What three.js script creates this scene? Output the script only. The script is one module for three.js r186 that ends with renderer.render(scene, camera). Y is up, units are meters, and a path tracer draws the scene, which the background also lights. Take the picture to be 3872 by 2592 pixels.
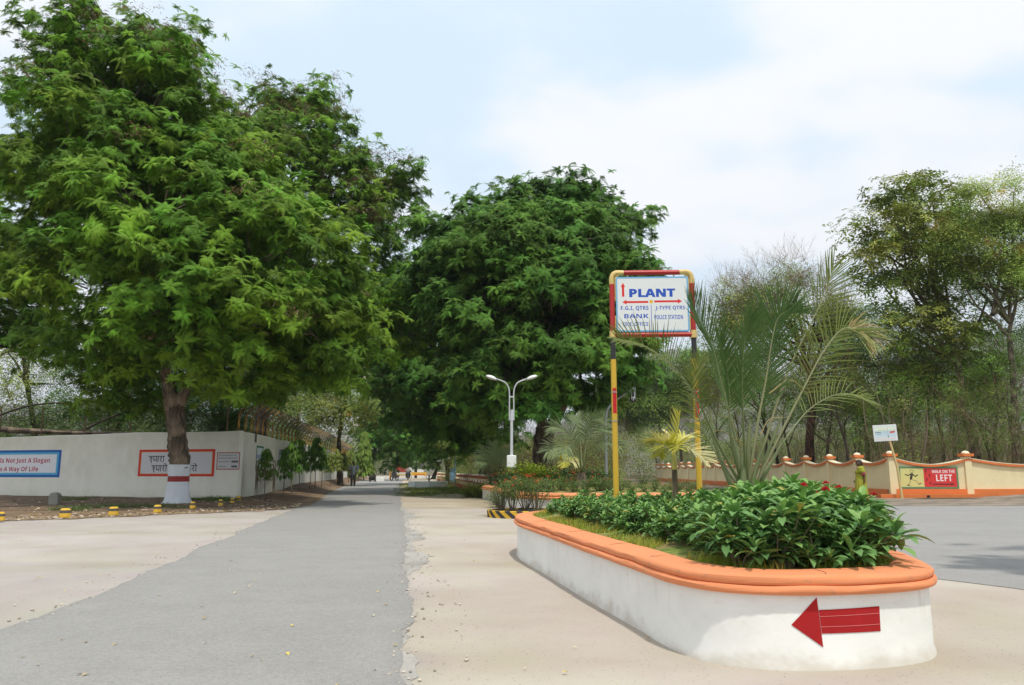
import * as THREE from 'three';
import { mergeGeometries, toCreasedNormals } from 'three/addons/utils/BufferGeometryUtils.js';
import { MarchingCubes } from 'three/addons/objects/MarchingCubes.js';
import { RoundedBoxGeometry } from 'three/addons/geometries/RoundedBoxGeometry.js';

// ---------------------------------------------------------------- camera, sky, sun, exposure
const EXPOSURE = 1.06;
const scene = new THREE.Scene();
const EYE = 1.15, PITCH = Math.atan(486 / 2953);
const camera = new THREE.PerspectiveCamera(2 * Math.atan(1296 / 2953) * 180 / Math.PI, 1024 / 685, 0.05, 6000);
camera.position.set(0, EYE, 0);
camera.rotation.set(PITCH, 0, 0);
const renderer = new THREE.WebGLRenderer({ antialias: true });
renderer.setSize(1024, 685);
renderer.toneMapping = THREE.LinearToneMapping;
renderer.toneMappingExposure = EXPOSURE;
renderer.shadowMap.enabled = true;

const SUN = new THREE.Vector3(0.125, 0.92, 0.371).normalize();
const sun = new THREE.DirectionalLight(new THREE.Color(1.0, 0.955, 0.87), 2.9);
sun.name = 'sun'; sun.position.copy(SUN).multiplyScalar(120); sun.castShadow = true;
sun.shadow.mapSize.set(4096, 4096); sun.shadow.radius = 4;
Object.assign(sun.shadow.camera, { left: -70, right: 70, top: 70, bottom: -70, near: 1, far: 300 });
scene.add(sun, sun.target);
scene.fog = new THREE.FogExp2(new THREE.Color(0.78, 0.82, 0.93), 0.00025);

const rng = (seed) => { let a = seed >>> 0; return () => { a = (a + 0x6D2B79F5) | 0; let t = Math.imul(a ^ (a >>> 15), 1 | a); t = (t + Math.imul(t ^ (t >>> 7), 61 | t)) ^ t; return ((t ^ (t >>> 14)) >>> 0) / 4294967296; }; };
const lerp = THREE.MathUtils.lerp, clamp = THREE.MathUtils.clamp, smooth = (x, a, b) => a < b ? THREE.MathUtils.smoothstep(x, a, b) : 1 - THREE.MathUtils.smoothstep(x, b, a);
const hash = (x, y, z = 0) => { let h = Math.imul(x, 374761393) + Math.imul(y, 668265263) + Math.imul(z, 2147483647 ^ 40503); h = Math.imul(h ^ (h >>> 13), 1274126177); return ((h ^ (h >>> 16)) >>> 0) / 4294967296; };
function vnoise(x, y, z = 0, per = 0) {                                        // value noise, tileable in x and y when per > 0
  const X = Math.floor(x), Y = Math.floor(y), Z = Math.floor(z), fx = x - X, fy = y - Y, fz = z - Z, s = (t) => t * t * (3 - 2 * t), w = (i) => per ? ((i % per) + per) % per : i;
  const c = (i, j, k) => hash(w(X + i), w(Y + j), Z + k), a = s(fx), b = s(fy), d = s(fz);
  const pl = (k) => lerp(lerp(c(0, 0, k), c(1, 0, k), a), lerp(c(0, 1, k), c(1, 1, k), a), b);
  return fz === 0 ? pl(0) : lerp(pl(0), pl(1), d);
}
const fbm = (x, y, z, oct, per = 0) => { let s = 0, a = 0.5, n = 0; for (let i = 0; i < oct; i++) { s += a * vnoise(x, y, z + i * 7.13 * (z ? 1 : 0), per); n += a; x *= 2; y *= 2; if (z) z *= 2; per *= 2; a *= 0.5; } return s / n; };

{ // hazy pale sky with thin veils of cloud, the same all round
  const W = 1024, H = 512, data = new Float32Array(W * H * 4);
  for (let r = 0; r < H; r++) {
    const up = ((r + 0.5) / H - 0.5) * Math.PI, y = Math.sin(up), cu = Math.cos(up);
    for (let c = 0; c < W; c++) {
      const az = ((c + 0.5) / W - 0.5) * 2 * Math.PI, x = Math.cos(az) * cu, z = Math.sin(az) * cu;
      const k = 1 / (Math.max(y, 0) + 0.22), n = fbm(x * k * 1.7 + z * k * 1.0 + 40.2, z * k * 2.6 - x * k * 0.6 + 2.2, y * 0.6 + 3.7, 6), m = fbm(x * k * 4.6 + 2.3, z * k * 6.4 + 7.7, y + 1.2, 5);
      let veil = smooth(n * 0.75 + m * 0.25, 0.39, 0.60);
      veil = lerp(veil, 0.6, smooth(y, 0.2, 0.0));
      const blue = [lerp(0.84, 0.70, smooth(y, 0, 0.42)), lerp(0.91, 0.865, smooth(y, 0, 0.42)), 1.01];
      const white = [0.975, 0.995, 1.03];
      for (let i = 0; i < 3; i++) data[(r * W + c) * 4 + i] = y < -0.02 ? 0.35 : lerp(blue[i], white[i], veil);
      data[(r * W + c) * 4 + 3] = 1;
    }
  }
  const t = new THREE.DataTexture(data, W, H, THREE.RGBAFormat, THREE.FloatType);
  t.mapping = THREE.EquirectangularReflectionMapping; t.magFilter = t.minFilter = THREE.LinearFilter; t.wrapS = THREE.RepeatWrapping; t.needsUpdate = true;
  scene.background = t; scene.environment = t;
}

// ---------------------------------------------------------------- helpers
const V = (x, y, z) => new THREE.Vector3(x, y, z);
const PX = 3872 / 2342;                                                         // measurements were taken on a 2342 pixel wide copy of the photograph
const ray = (px, py) => { const u = px * PX - 1936, v = 1296 - py * PX, s = Math.sin(PITCH), c = Math.cos(PITCH); return V(u, 2953 * s + v * c, -2953 * c + v * s); };
const at = (px, py, z) => { const d = ray(px, py); return V(d.x * z / d.z, EYE + d.y * z / d.z, z); };   // measured point at a known distance
const onWall = (px, py, A, B) => {                                              // measured point on the upright plane through A and B (x, z): distance along it, height
  const d = ray(px, py), nx = B[1] - A[1], nz = A[0] - B[0], t = (A[0] * nx + A[1] * nz) / (d.x * nx + d.z * nz), L = Math.hypot(B[0] - A[0], B[1] - A[1]);
  return [((d.x * t - A[0]) * (B[0] - A[0]) + (d.z * t - A[1]) * (B[1] - A[1])) / L, EYE + d.y * t];
};
const used = {};
function numbered(name) { const n = used[name] = (used[name] ?? -1) + 1; return n ? name + '_' + String(n).padStart(3, '0') : name; }
function tag(o, label, category, group, kind) { if (label) o.userData.label = label; if (category) o.userData.category = category; if (group) o.userData.group = group; if (kind) o.userData.kind = kind; return o; }
function thing(name, label, category, p = [0, 0, 0], turn = 0, group) { const g = new THREE.Group(); g.name = numbered(name); g.position.set(...p); g.rotation.y = turn; scene.add(g); return tag(g, label, category, group, 'thing'); }
function copy(o, label, p, turn = 0, s = 1) { const c = o.clone(); c.name = numbered(o.name.replace(/_\d{3}$/, '')); c.userData = { ...o.userData, label: label ?? o.userData.label }; c.position.set(...p); c.rotation.y = turn; if (s !== 1) c.scale.setScalar(s); scene.add(c); return c; }
function part(name, geo, mat, parent, p, label) { const m = new THREE.Mesh(Array.isArray(geo) ? (geo.length > 1 ? merge(geo) : geo[0]) : geo, mat); m.name = name; m.castShadow = m.receiveShadow = true; if (p) m.position.set(...p); parent.add(m); if (label) m.userData.label = label; return m; }
function struct(name, geo, mat) { const m = part(name, geo, mat, scene); m.userData.kind = 'structure'; return m; }
function merge(list) { list = list.map((g) => { g = g.index ? g.toNonIndexed() : g; for (const k of Object.keys(g.attributes)) if (!['position', 'normal', 'uv'].includes(k)) g.deleteAttribute(k); if (!g.attributes.uv) g.setAttribute('uv', new THREE.BufferAttribute(new Float32Array(g.attributes.position.count * 2), 2)); return g; }); return mergeGeometries(list); }
const box = (w, h, d, x = 0, y = 0, z = 0, ry = 0) => { const g = new THREE.BoxGeometry(w, h, d); if (ry) g.rotateY(ry); g.translate(x, y, z); return g; };
const rbox = (w, h, d, r, x = 0, y = 0, z = 0) => { const g = new RoundedBoxGeometry(w, h, d, 2, r); g.translate(x, y, z); return g; };
const cyl = (r0, r1, h, n, x = 0, y = 0, z = 0) => { const g = new THREE.CylinderGeometry(r0, r1, h, n); g.translate(x, y, z); return g; };
const std = (rgb, rough = 0.85, o = {}) => new THREE.MeshStandardMaterial({ color: new THREE.Color().setRGB(...rgb), roughness: rough, ...o });
const leafMat = (rgb, t = 0.35, rough = 0.6) => new THREE.MeshPhysicalMaterial({ color: new THREE.Color().setRGB(...rgb), roughness: rough, transmission: t, thickness: 0, side: THREE.DoubleSide, specularIntensity: 0.3 });

class Mesher {                                                                 // loose triangles with shared corners
  constructor() { this.p = []; this.i = []; this.uv = []; this.c = null; }
  v(x, y, z, u = 0, w = 0) { this.p.push(x, y, z); this.uv.push(u, w); return this.p.length / 3 - 1; }
  pt(q, u, w) { return this.v(q.x, q.y, q.z, u, w); }
  tri(a, b, c) { this.i.push(a, b, c); }
  quad(a, b, c, d) { this.i.push(a, b, c, a, c, d); }
  geo() { const g = new THREE.BufferGeometry(); g.setAttribute('position', new THREE.Float32BufferAttribute(this.p, 3)); g.setAttribute('uv', new THREE.Float32BufferAttribute(this.uv, 2)); if (this.c) g.setAttribute('color', new THREE.Float32BufferAttribute(this.c, 3)); g.setIndex(this.i); g.computeVertexNormals(); return g; }
}
function limb(points, radii, sides = 7, wob = 0, seed = 1) {                   // tapered branch along points
  const m = new Mesher(), r = rng(seed), n = points.length; let ref = V(0.31, 0.1, 0.95), len = 0;
  for (let k = 0; k < n; k++) {
    const t = points[Math.min(k + 1, n - 1)].clone().sub(points[Math.max(k - 1, 0)]).normalize(), a = ref.clone().addScaledVector(t, -ref.dot(t)).normalize(), b = t.clone().cross(a); ref = a;
    if (k) len += points[k].distanceTo(points[k - 1]);
    for (let s = 0; s <= sides; s++) {
      const q = (s % sides) / sides * Math.PI * 2, rr = radii[k] * (1 + wob * (hash(s % sides, k, seed) - 0.5));
      m.pt(points[k].clone().addScaledVector(a, Math.cos(q) * rr).addScaledVector(b, Math.sin(q) * rr), s / sides * 2 * Math.PI * radii[0], len);
    }
  }
  for (let k = 0; k < n - 1; k++) for (let s = 0; s < sides; s++) { const a = k * (sides + 1) + s; m.quad(a, a + 1, a + sides + 2, a + sides + 1); }
  return m.geo();
}
function curve(pts, n) { const c = new THREE.CatmullRomCurve3(pts); return c.getPoints(n); }
function bend(a, b, n, sag, r) {                                               // a wandering path from a to b
  const mid = a.clone().lerp(b, 0.5).add(V((r() - 0.5) * sag, (r() - 0.2) * sag, (r() - 0.5) * sag)); return curve([a, mid, b], n);
}
function tex(size, metres, fn, srgb = true) {
  const d = new Uint8Array(size * size * 4);
  for (let y = 0; y < size; y++) for (let x = 0; x < size; x++) { const c = fn(x / size, y / size, x, y), o = (y * size + x) * 4; for (let i = 0; i < 3; i++) d[o + i] = clamp((Array.isArray(c) ? c[i] : c) * 255, 0, 255); d[o + 3] = 255; }
  const t = new THREE.DataTexture(d, size, size); t.wrapS = t.wrapT = THREE.RepeatWrapping; t.magFilter = THREE.LinearFilter; t.minFilter = THREE.LinearMipmapLinearFilter; t.generateMipmaps = true;
  if (srgb) t.colorSpace = THREE.SRGBColorSpace; t.repeat.set(1 / metres, 1 / metres); t.needsUpdate = true; return t;
}
function canvasTex(w, h, draw) { const c = document.createElement('canvas'); c.width = w; c.height = h; const g = c.getContext('2d'); draw(g, w, h); const t = new THREE.CanvasTexture(c); t.colorSpace = THREE.SRGBColorSpace; t.anisotropy = 8; return t; }

// surfaces
const grainTex = tex(1024, 2.4, (u, v, x, y) => { const n = fbm(u * 8, v * 8, 0, 6, 8), s = hash(x, y, 3), s2 = hash(x >> 1, y >> 1, 9); const g = vnoise(u * 96, v * 96, 0, 96), g2 = vnoise(u * 240, v * 240, 0, 240); return 0.92 + (n - 0.5) * 0.06 + (s - 0.5) * 0.16 + (g - 0.5) * 0.05 + (g2 - 0.5) * 0.08 + (s2 > 0.975 ? 0.12 : 0) - (s2 < 0.02 ? 0.16 : 0); });
const grainBump = tex(512, 0.9, (u, v, x, y) => 0.5 + (hash(x, y, 5) - 0.5) * 0.7 + (fbm(u * 16, v * 16, 0, 3, 16) - 0.5) * 0.5, false);
const stainTex = tex(1024, 5, (u, v, x, y) => { const n = fbm(u * 4, v * 4, 0, 7, 4), m = fbm(u * 9 + 3, v * 9, 0, 5, 9), s = hash(x, y, 8), s2 = hash(x >> 1, y >> 1, 4); const k = 0.94 + (n - 0.5) * 0.12 + (m - 0.5) * 0.05 + (s - 0.5) * 0.055 - (s2 < 0.006 ? 0.2 : 0); return [k, k * (0.985 + (m - 0.5) * 0.05), k * (0.965 + (n - 0.5) * 0.1)]; });
const dirtTex = tex(1024, 2, (u, v, x, y) => { const n = fbm(u * 6, v * 6, 0, 7, 6), s = hash(x, y, 2), s2 = hash(x >> 2, y >> 2, 6), k = 0.80 + (n - 0.5) * 0.5 + (s - 0.5) * 0.16 + (s2 > 0.965 ? 0.26 : 0) - (s2 < 0.06 ? 0.2 : 0); return [k, k * 0.97, k * 0.93]; });
const plasterTex = tex(1024, 3, (u, v, x, y) => { const n = fbm(u * 5, v * 5, 0, 6, 5), st = fbm(u * 12, v * 3, 0, 4, 12), s = hash(x, y, 1); const k = 0.975 + (n - 0.5) * 0.12 + (st - 0.5) * 0.045 + (s - 0.5) * 0.03; return [k, k, k * (0.99 + (n - 0.5) * 0.05)]; });
const plasterBump = tex(512, 1.1, (u, v, x, y) => fbm(u * 9, v * 9, 0, 6, 9) * 0.8 + hash(x, y, 7) * 0.02, false);
const barkTex = tex(512, 1, (u, v, x, y) => { const n = fbm(u * 14, v * 4, 0, 5, 14), m = fbm(u * 5 + 2, v * 5, 0, 5, 5), k = 0.7 + (n - 0.5) * 0.75 + (m - 0.5) * 0.4; return [k, k * 0.96, k * 0.9]; });
const barkBump = tex(512, 1, (u, v) => fbm(u * 14, v * 4, 0, 5, 14), false);
const bark = (rgb) => std(rgb, 0.95, { map: barkTex, bumpMap: barkBump, bumpScale: 0.03 });
const plaster = (rgb, rough = 0.8) => std(rgb, rough, { map: plasterTex, bumpMap: plasterBump, bumpScale: 0.004 });
// ---------------------------------------------------------------- ground, roads, verges
const table = (rows) => (z) => { z = -z; let k = 0; while (k < rows.length - 2 && z > rows[k + 1][0]) k++; const [a, b] = [rows[k], rows[k + 1]]; return lerp(a[1], b[1], (z - a[0]) / (b[0] - a[0])); };
const roadLeft = table([[-3, -3.0], [0, -3.25], [5.86, -3.7], [7.54, -3.9], [11.28, -4.5], [16.15, -5.35], [23.6, -6.55], [27.8, -7.1], [41.9, -9.7], [60.4, -12.9], [73, -15.0], [95, -18.2], [130, -22.5]]);
const roadRight = table([[-3, -0.05], [0, -0.2], [4.5, -0.56], [6, -0.76], [8.56, -1.1], [14, -1.85], [25.9, -3.6], [40.6, -5.7], [57, -8.0], [81, -11.2], [95, -13.2], [130, -16.8]]);
const edgeNoise = (z, k) => (fbm(z * 1.1, k, 0, 3) - 0.5) * 0.2 + (vnoise(z * 6, k + 5) - 0.5) * 0.06;
function strip(zs, x0, x1, cols, y, color) {
  const m = new Mesher(); m.c = [];
  zs.forEach((z, r) => { for (let c = 0; c <= cols; c++) { const x = lerp(x0(z), x1(z), c / cols); m.v(x, typeof y === 'function' ? y(x, z, c / cols) : y, z, x, z); m.c.push(...color(x, z, c / cols)); if (r && c) { const a = m.p.length / 3 - 1, w = cols + 1; m.quad(a - 1, a, a - w, a - w - 1); } } });
  return m.geo();
}
const range = (a, b, grow, step) => { const o = [a]; let z = a; while (z > b) { z -= step + Math.max(0, -z) * grow; o.push(Math.max(z, b)); } return o; };
const grey = (k) => [k, k, k];
const groundMat = std([0.27, 0.225, 0.17], 0.95, { map: dirtTex, bumpMap: grainBump, bumpScale: 0.0024 });
struct('ground', (() => { const g = new THREE.PlaneGeometry(5000, 5000, 8, 8).rotateX(-Math.PI / 2); const p = g.attributes.position, uv = g.attributes.uv; for (let i = 0; i < p.count; i++) uv.setXY(i, p.getX(i), p.getZ(i)); return g; })(), groundMat);

const apronMat = std([0.515, 0.475, 0.415], 0.9, { map: stainTex, bumpMap: grainBump, bumpScale: 0.0010, vertexColors: true });
struct('concrete_apron', strip(range(4, -31, 0.012, 0.22), () => -34, () => 34, 200, 0.005, (x, z) => {
  const n = fbm(x * 0.25 + 40, z * 0.25 + 70, 0, 5), m = fbm(x * 0.9 + 9, z * 1.1 + 30, 0, 4), right = x > roadRight(z);
  let k = 0.975 + (n - 0.5) * 0.16 + (m - 0.5) * 0.08;
  if (!right) { k *= 0.95; const e = smooth(-z + x * 0.12 + (n - 0.5) * 1.6, 9.2, 10.0); k *= lerp(0.86, 1.0, e); }
  const far = 0.4 * smooth(-z, 22, 27) * (right ? 1 : 0);
  const cool = right ? 0 : 1; return [k * lerp(1, 0.86, far), k * lerp(0.985, 0.80, far) * (1 + 0.02 * cool), k * lerp(0.985, 0.70, far) * (1 + 0.08 * cool)];
}), apronMat);
const asphaltMat = std([0.35, 0.34, 0.322], 0.88, { map: grainTex, bumpMap: grainBump, bumpScale: 0.0014, vertexColors: true });
const roadColor = (x, z, f) => { const w = fbm(x * 0.7 + 3, z * 0.5 + 8, 0, 4), n = fbm(x * 2.2, z * 2, 0, 4), edge = Math.min(f, 1 - f); const k = 0.985 + (w - 0.5) * 0.07 + (n - 0.5) * 0.03 - 0.07 * smooth(edge, 0.05, 0); return [k, k * 0.995, k * 0.985]; };
struct('road', strip(range(3.5, -128, 0.012, 0.1), (z) => roadLeft(z) + edgeNoise(z, 1), (z) => roadRight(z) + edgeNoise(z, 2), 28, 0.012, roadColor), asphaltMat);
struct('worn_road_edge', strip(range(2, -26, 0.006, 0.06), (z) => roadRight(z) - 0.3, (z) => { const n = fbm(z * 0.55 + 4, 2, 0, 4), patch = smooth(-z, 8.5, 10.5); return roadRight(z) + 0.02 + Math.max(0, (n - 0.47) * 1.1) * patch + (vnoise(z * 5, 1) - 0.5) * 0.08 + (vnoise(z * 14, 3) - 0.5) * 0.08 + patch * 0.1 - 0.02; }, 8, 0.0085, (x, z, f) => { const k = 1.2 + (fbm(x * 4, z * 2.4, 0, 4) - 0.5) * 0.8; return [k * 1.03, k, k * 0.95]; }), asphaltMat);
// cross road to the right of the planter
struct('cross_road', strip(range(-6.2, -26.2, 0.006, 0.12), (z) => 3.2 + 2.2 * smooth(-z, 12, 6.2) + 1.2 * smooth(-z, 17, 26) + edgeNoise(z, 4) + (z > -7 ? 1.2 : 0), () => 36, 60, 0.010, (x, z) => { const k = 1.0 + (fbm(x * 0.25, z * 0.9, 0, 4) - 0.5) * 0.18; return [k * 0.99, k * 0.985, k]; }), asphaltMat);
// far junction, pale concrete
struct('far_junction', strip(range(-126, -190, 0, 8), () => -60, () => 20, 6, 0.016, () => [1, 0.98, 0.97]), apronMat);

// left dirt verge with a low bank against the wall
const WALL_A = [-34, -37.55], WALL_C = [-10.35, -29.85], WALL_D = [-14.5, -62.7], WALL_E = [-19.6, -96], WALL_F = [-24, -128];
const inner = [[-36, -11.2], [-22, -15.4], [-16, -17.1], [-11.75, -18.35], [-10.6, -19.1], [-9, -21.3], [-6.9, -23.4], [-7.0, -27.8], [-8.3, -35], [-9.7, -41.9], [-12.9, -60.4], [-18.2, -95], [-22.5, -130]];
const outer = [[-40, -39.8], [-30, -36.6], [-22, -34.3], [-17, -32.4], [-14, -31.2], [-11.5, -30.4], [-10.9, -30.4], [-11.2, -34], [-12.2, -42], [-13, -48], [-15.2, -66], [-20.2, -97], [-25, -130]];
const bankHeight = (a, f) => { const long = smooth(a, 7, 9); return (0.10 + long * 0.30 * smooth(a, 6.5, 8.5)) * smooth(f, 0.05, 0.85) * (a > 11.6 ? 0.6 : 1); };
const verge = (a, f) => { const k = Math.min(inner.length - 2, Math.floor(a)), t = a - k, ix = lerp(inner[k][0], inner[k + 1][0], t), iz = lerp(inner[k][1], inner[k + 1][1], t), ox = lerp(outer[k][0], outer[k + 1][0], t), oz = lerp(outer[k][1], outer[k + 1][1], t); return V(lerp(ix, ox, f), 0, lerp(iz, oz, f)); };
struct('dirt_verge', (() => {
  const m = new Mesher(), A = 12 * 26, C = 46; m.c = [];
  for (let r = 0; r <= A; r++) for (let c = 0; c <= C; c++) {
    const a = r / 26, f = c / C, p = verge(a, f), n = fbm(p.x * 0.9 + 20, p.z * 0.9 + 50, 0, 4);
    if (c === 0) { p.x += (vnoise(p.x * 2.3, p.z * 2.3) - 0.5) * 0.5; p.z += (vnoise(p.x * 2.1 + 9, p.z * 2.1) - 0.5) * 0.5; }
    m.v(p.x, 0.017 + (c ? bankHeight(a, f) + 0.05 * (n - 0.3) * smooth(f, 0, 0.2) + 0.015 : -0.004), p.z, p.x, p.z);
    const pale = smooth(f + (n - 0.5) * 0.5, 0.34, 0.04), shade = 0.98 + (n - 0.5) * 0.5; m.c.push(lerp(0.72, 1.08, pale) * shade, lerp(0.62, 0.98, pale) * shade, lerp(0.54, 0.84, pale) * shade);
    if (r && c) { const i = m.p.length / 3 - 1, w = C + 1; m.quad(i - 1, i - w - 1, i - w, i); }
  }
  return m.geo();
})(), std([0.39, 0.31, 0.225], 0.97, { map: dirtTex, bumpMap: grainBump, bumpScale: 0.0036, vertexColors: true }));
// pale sandy verge on the right of the road and sandy strip before the yellow wall
const sandMat = std([0.50, 0.435, 0.345], 0.95, { map: stainTex, bumpMap: grainBump, bumpScale: 0.0024, vertexColors: true });
struct('sandy_verge', strip(range(-25, -125, 0.01, 0.5), (z) => roadRight(z) - 0.3, (z) => roadRight(z) + 14, 40, 0.0075, (x, z, f) => { const k = 1.0 + (fbm(x * 0.6, z * 0.5, 0, 4) - 0.5) * 0.16, g = smooth(f, 0.14, 0.2); return [k * lerp(1.03, 0.86, g), k * lerp(1.02, 0.86, g), k * lerp(1, 0.78, g)]; }), sandMat);
struct('sandy_strip', strip(range(-26, -46, 0.01, 0.3), () => 6, () => 44, 60, (x, z) => 0.008 + 0.22 * smooth(x, 18, 25) * smooth(-z, 27.5, 34) * (0.7 + 0.6 * fbm(x, z, 0, 3)), (x, z) => { const k = 1.0 + (fbm(x * 0.7, z * 0.9, 0, 5) - 0.5) * 0.5; return [k, k * 0.97, k * 0.93]; }), std([0.40, 0.36, 0.315], 0.95, { map: dirtTex, bumpMap: grainBump, bumpScale: 0.0036, vertexColors: true }));
struct('woodland_floor', strip(range(-33, -190, 0.02, 1.5), (z) => 17.05 + 0.0 * z, () => 190, 40, (x, z) => 0.02 + 0.03 * Math.max(0, x - 20) * 0.5, (x, z) => { const k = 0.9 + (fbm(x * 0.3, z * 0.3, 0, 4) - 0.5) * 0.8; return [k, k * 0.95, k * 0.85]; }), std([0.20, 0.175, 0.11], 0.98, { map: dirtTex, vertexColors: true }));

// low hills far off
const hillMat = std([0.27, 0.255, 0.25], 1, { map: dirtTex });
function hill(pts, z, depth) {
  const m = new Mesher(), W = 120, D = 14, xs = pts.map((p) => at(p[0], p[1], z));
  for (let d = 0; d <= D; d++) for (let i = 0; i <= W; i++) {
    const x = lerp(xs[0].x, xs[xs.length - 1].x, i / W); let k = 0; while (k < xs.length - 2 && x > xs[k + 1].x) k++;
    const h = lerp(xs[k].y, xs[k + 1].y, smooth((x - xs[k].x) / (xs[k + 1].x - xs[k].x), 0, 1)), f = d / D, ridge = Math.sin(Math.min(1, f * 1.25) * Math.PI / 2);
    m.v(x, Math.max(-2, h * ridge * (0.9 + 0.22 * (fbm(x * 0.012, f * 9, 0, 5) - 0.4)) - (f > 0.8 ? (f - 0.8) * h : 0)), z + depth * (0.8 - f), x * 0.02, f * depth * 0.02);
    if (d && i) { const a = m.p.length / 3 - 1, w = W + 1; m.quad(a - w - 1, a - w, a, a - 1); }
  }
  return m.geo();
}
struct('hill', hill([[1180, 1060], [1300, 960], [1400, 850], [1470, 795], [1530, 775], [1600, 800], [1720, 860], [1900, 960], [2050, 1060]], -1300, 700), hillMat);
struct('hill_range', hill([[1700, 1065], [1950, 900], [2080, 800], [2180, 755], [2300, 745], [2450, 720], [2700, 800], [3000, 1060]], -1500, 800), hillMat);
struct('hill_ridge', hill([[-900, 1060], [-500, 980], [-100, 930], [120, 920], [330, 910], [600, 950], [900, 1000], [1250, 1065]], -1700, 700), hillMat);

// ---------------------------------------------------------------- compound wall on the left
const wallMat = plaster([0.88, 0.875, 0.785]);
const WH = 2.62;
function wallRun(A, B, h0, h1, thick, seed) {                                  // upright slab with a slightly uneven top, A to B in (x, z)
  const m = new Mesher(), L = Math.hypot(B[0] - A[0], B[1] - A[1]), n = Math.ceil(L / 0.5), dx = (B[0] - A[0]) / L, dz = (B[1] - A[1]) / L;
  for (let i = 0; i <= n; i++) {
    const s = i / n * L, x = A[0] + dx * s, z = A[1] + dz * s, h = lerp(h0, h1, i / n) + (fbm(s * 0.25, seed, 0, 3) - 0.5) * 0.1;
    for (const [o, y] of [[0, -0.2], [0, h - 0.03], [0.03, h], [thick - 0.03, h], [thick, h - 0.03], [thick, -0.2]]) m.v(x + dz * o, y, z - dx * o, s + (o ? 0.3 + o : 0), y);
  }
  for (let i = 0; i < n; i++) for (let k = 0; k < 5; k++) { const a = i * 6 + k; m.quad(a, a + 6, a + 7, a + 1); }
  for (const a of [0, n * 6]) for (let k = 1; k < 5; k++) m.tri(a, a + k, a + k + 1);
  return toCreasedNormals(m.geo(), 0.6);
}
const paint = (w, h, draw) => std([1, 1, 1], 0.75, { map: canvasTex(w, h, draw), bumpMap: plasterBump, bumpScale: 0.004 });
function sheetOn(A, B, s0, s1, h0, h1, off) {                                    // flat sheet standing proud of the plane through A and B
  const L = Math.hypot(B[0] - A[0], B[1] - A[1]), dx = (B[0] - A[0]) / L, dz = (B[1] - A[1]) / L, m = new Mesher(), P = (s, h, u, v) => m.v(A[0] + dx * s - dz * off, h, A[1] + dz * s + dx * off, u, v);
  m.quad(P(s0, h0, 0, 0), P(s1, h0, 1, 0), P(s1, h1, 1, 1), P(s0, h1, 0, 1)); return m.geo();
}
const frontWall = thing('compound_wall', 'pale grey compound wall with painted safety slogans behind the big trunk', 'wall');
part('wall_face', wallRun(WALL_A, WALL_C, 2.52, 2.66, 0.25, 3), wallMat, frontWall);
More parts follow.
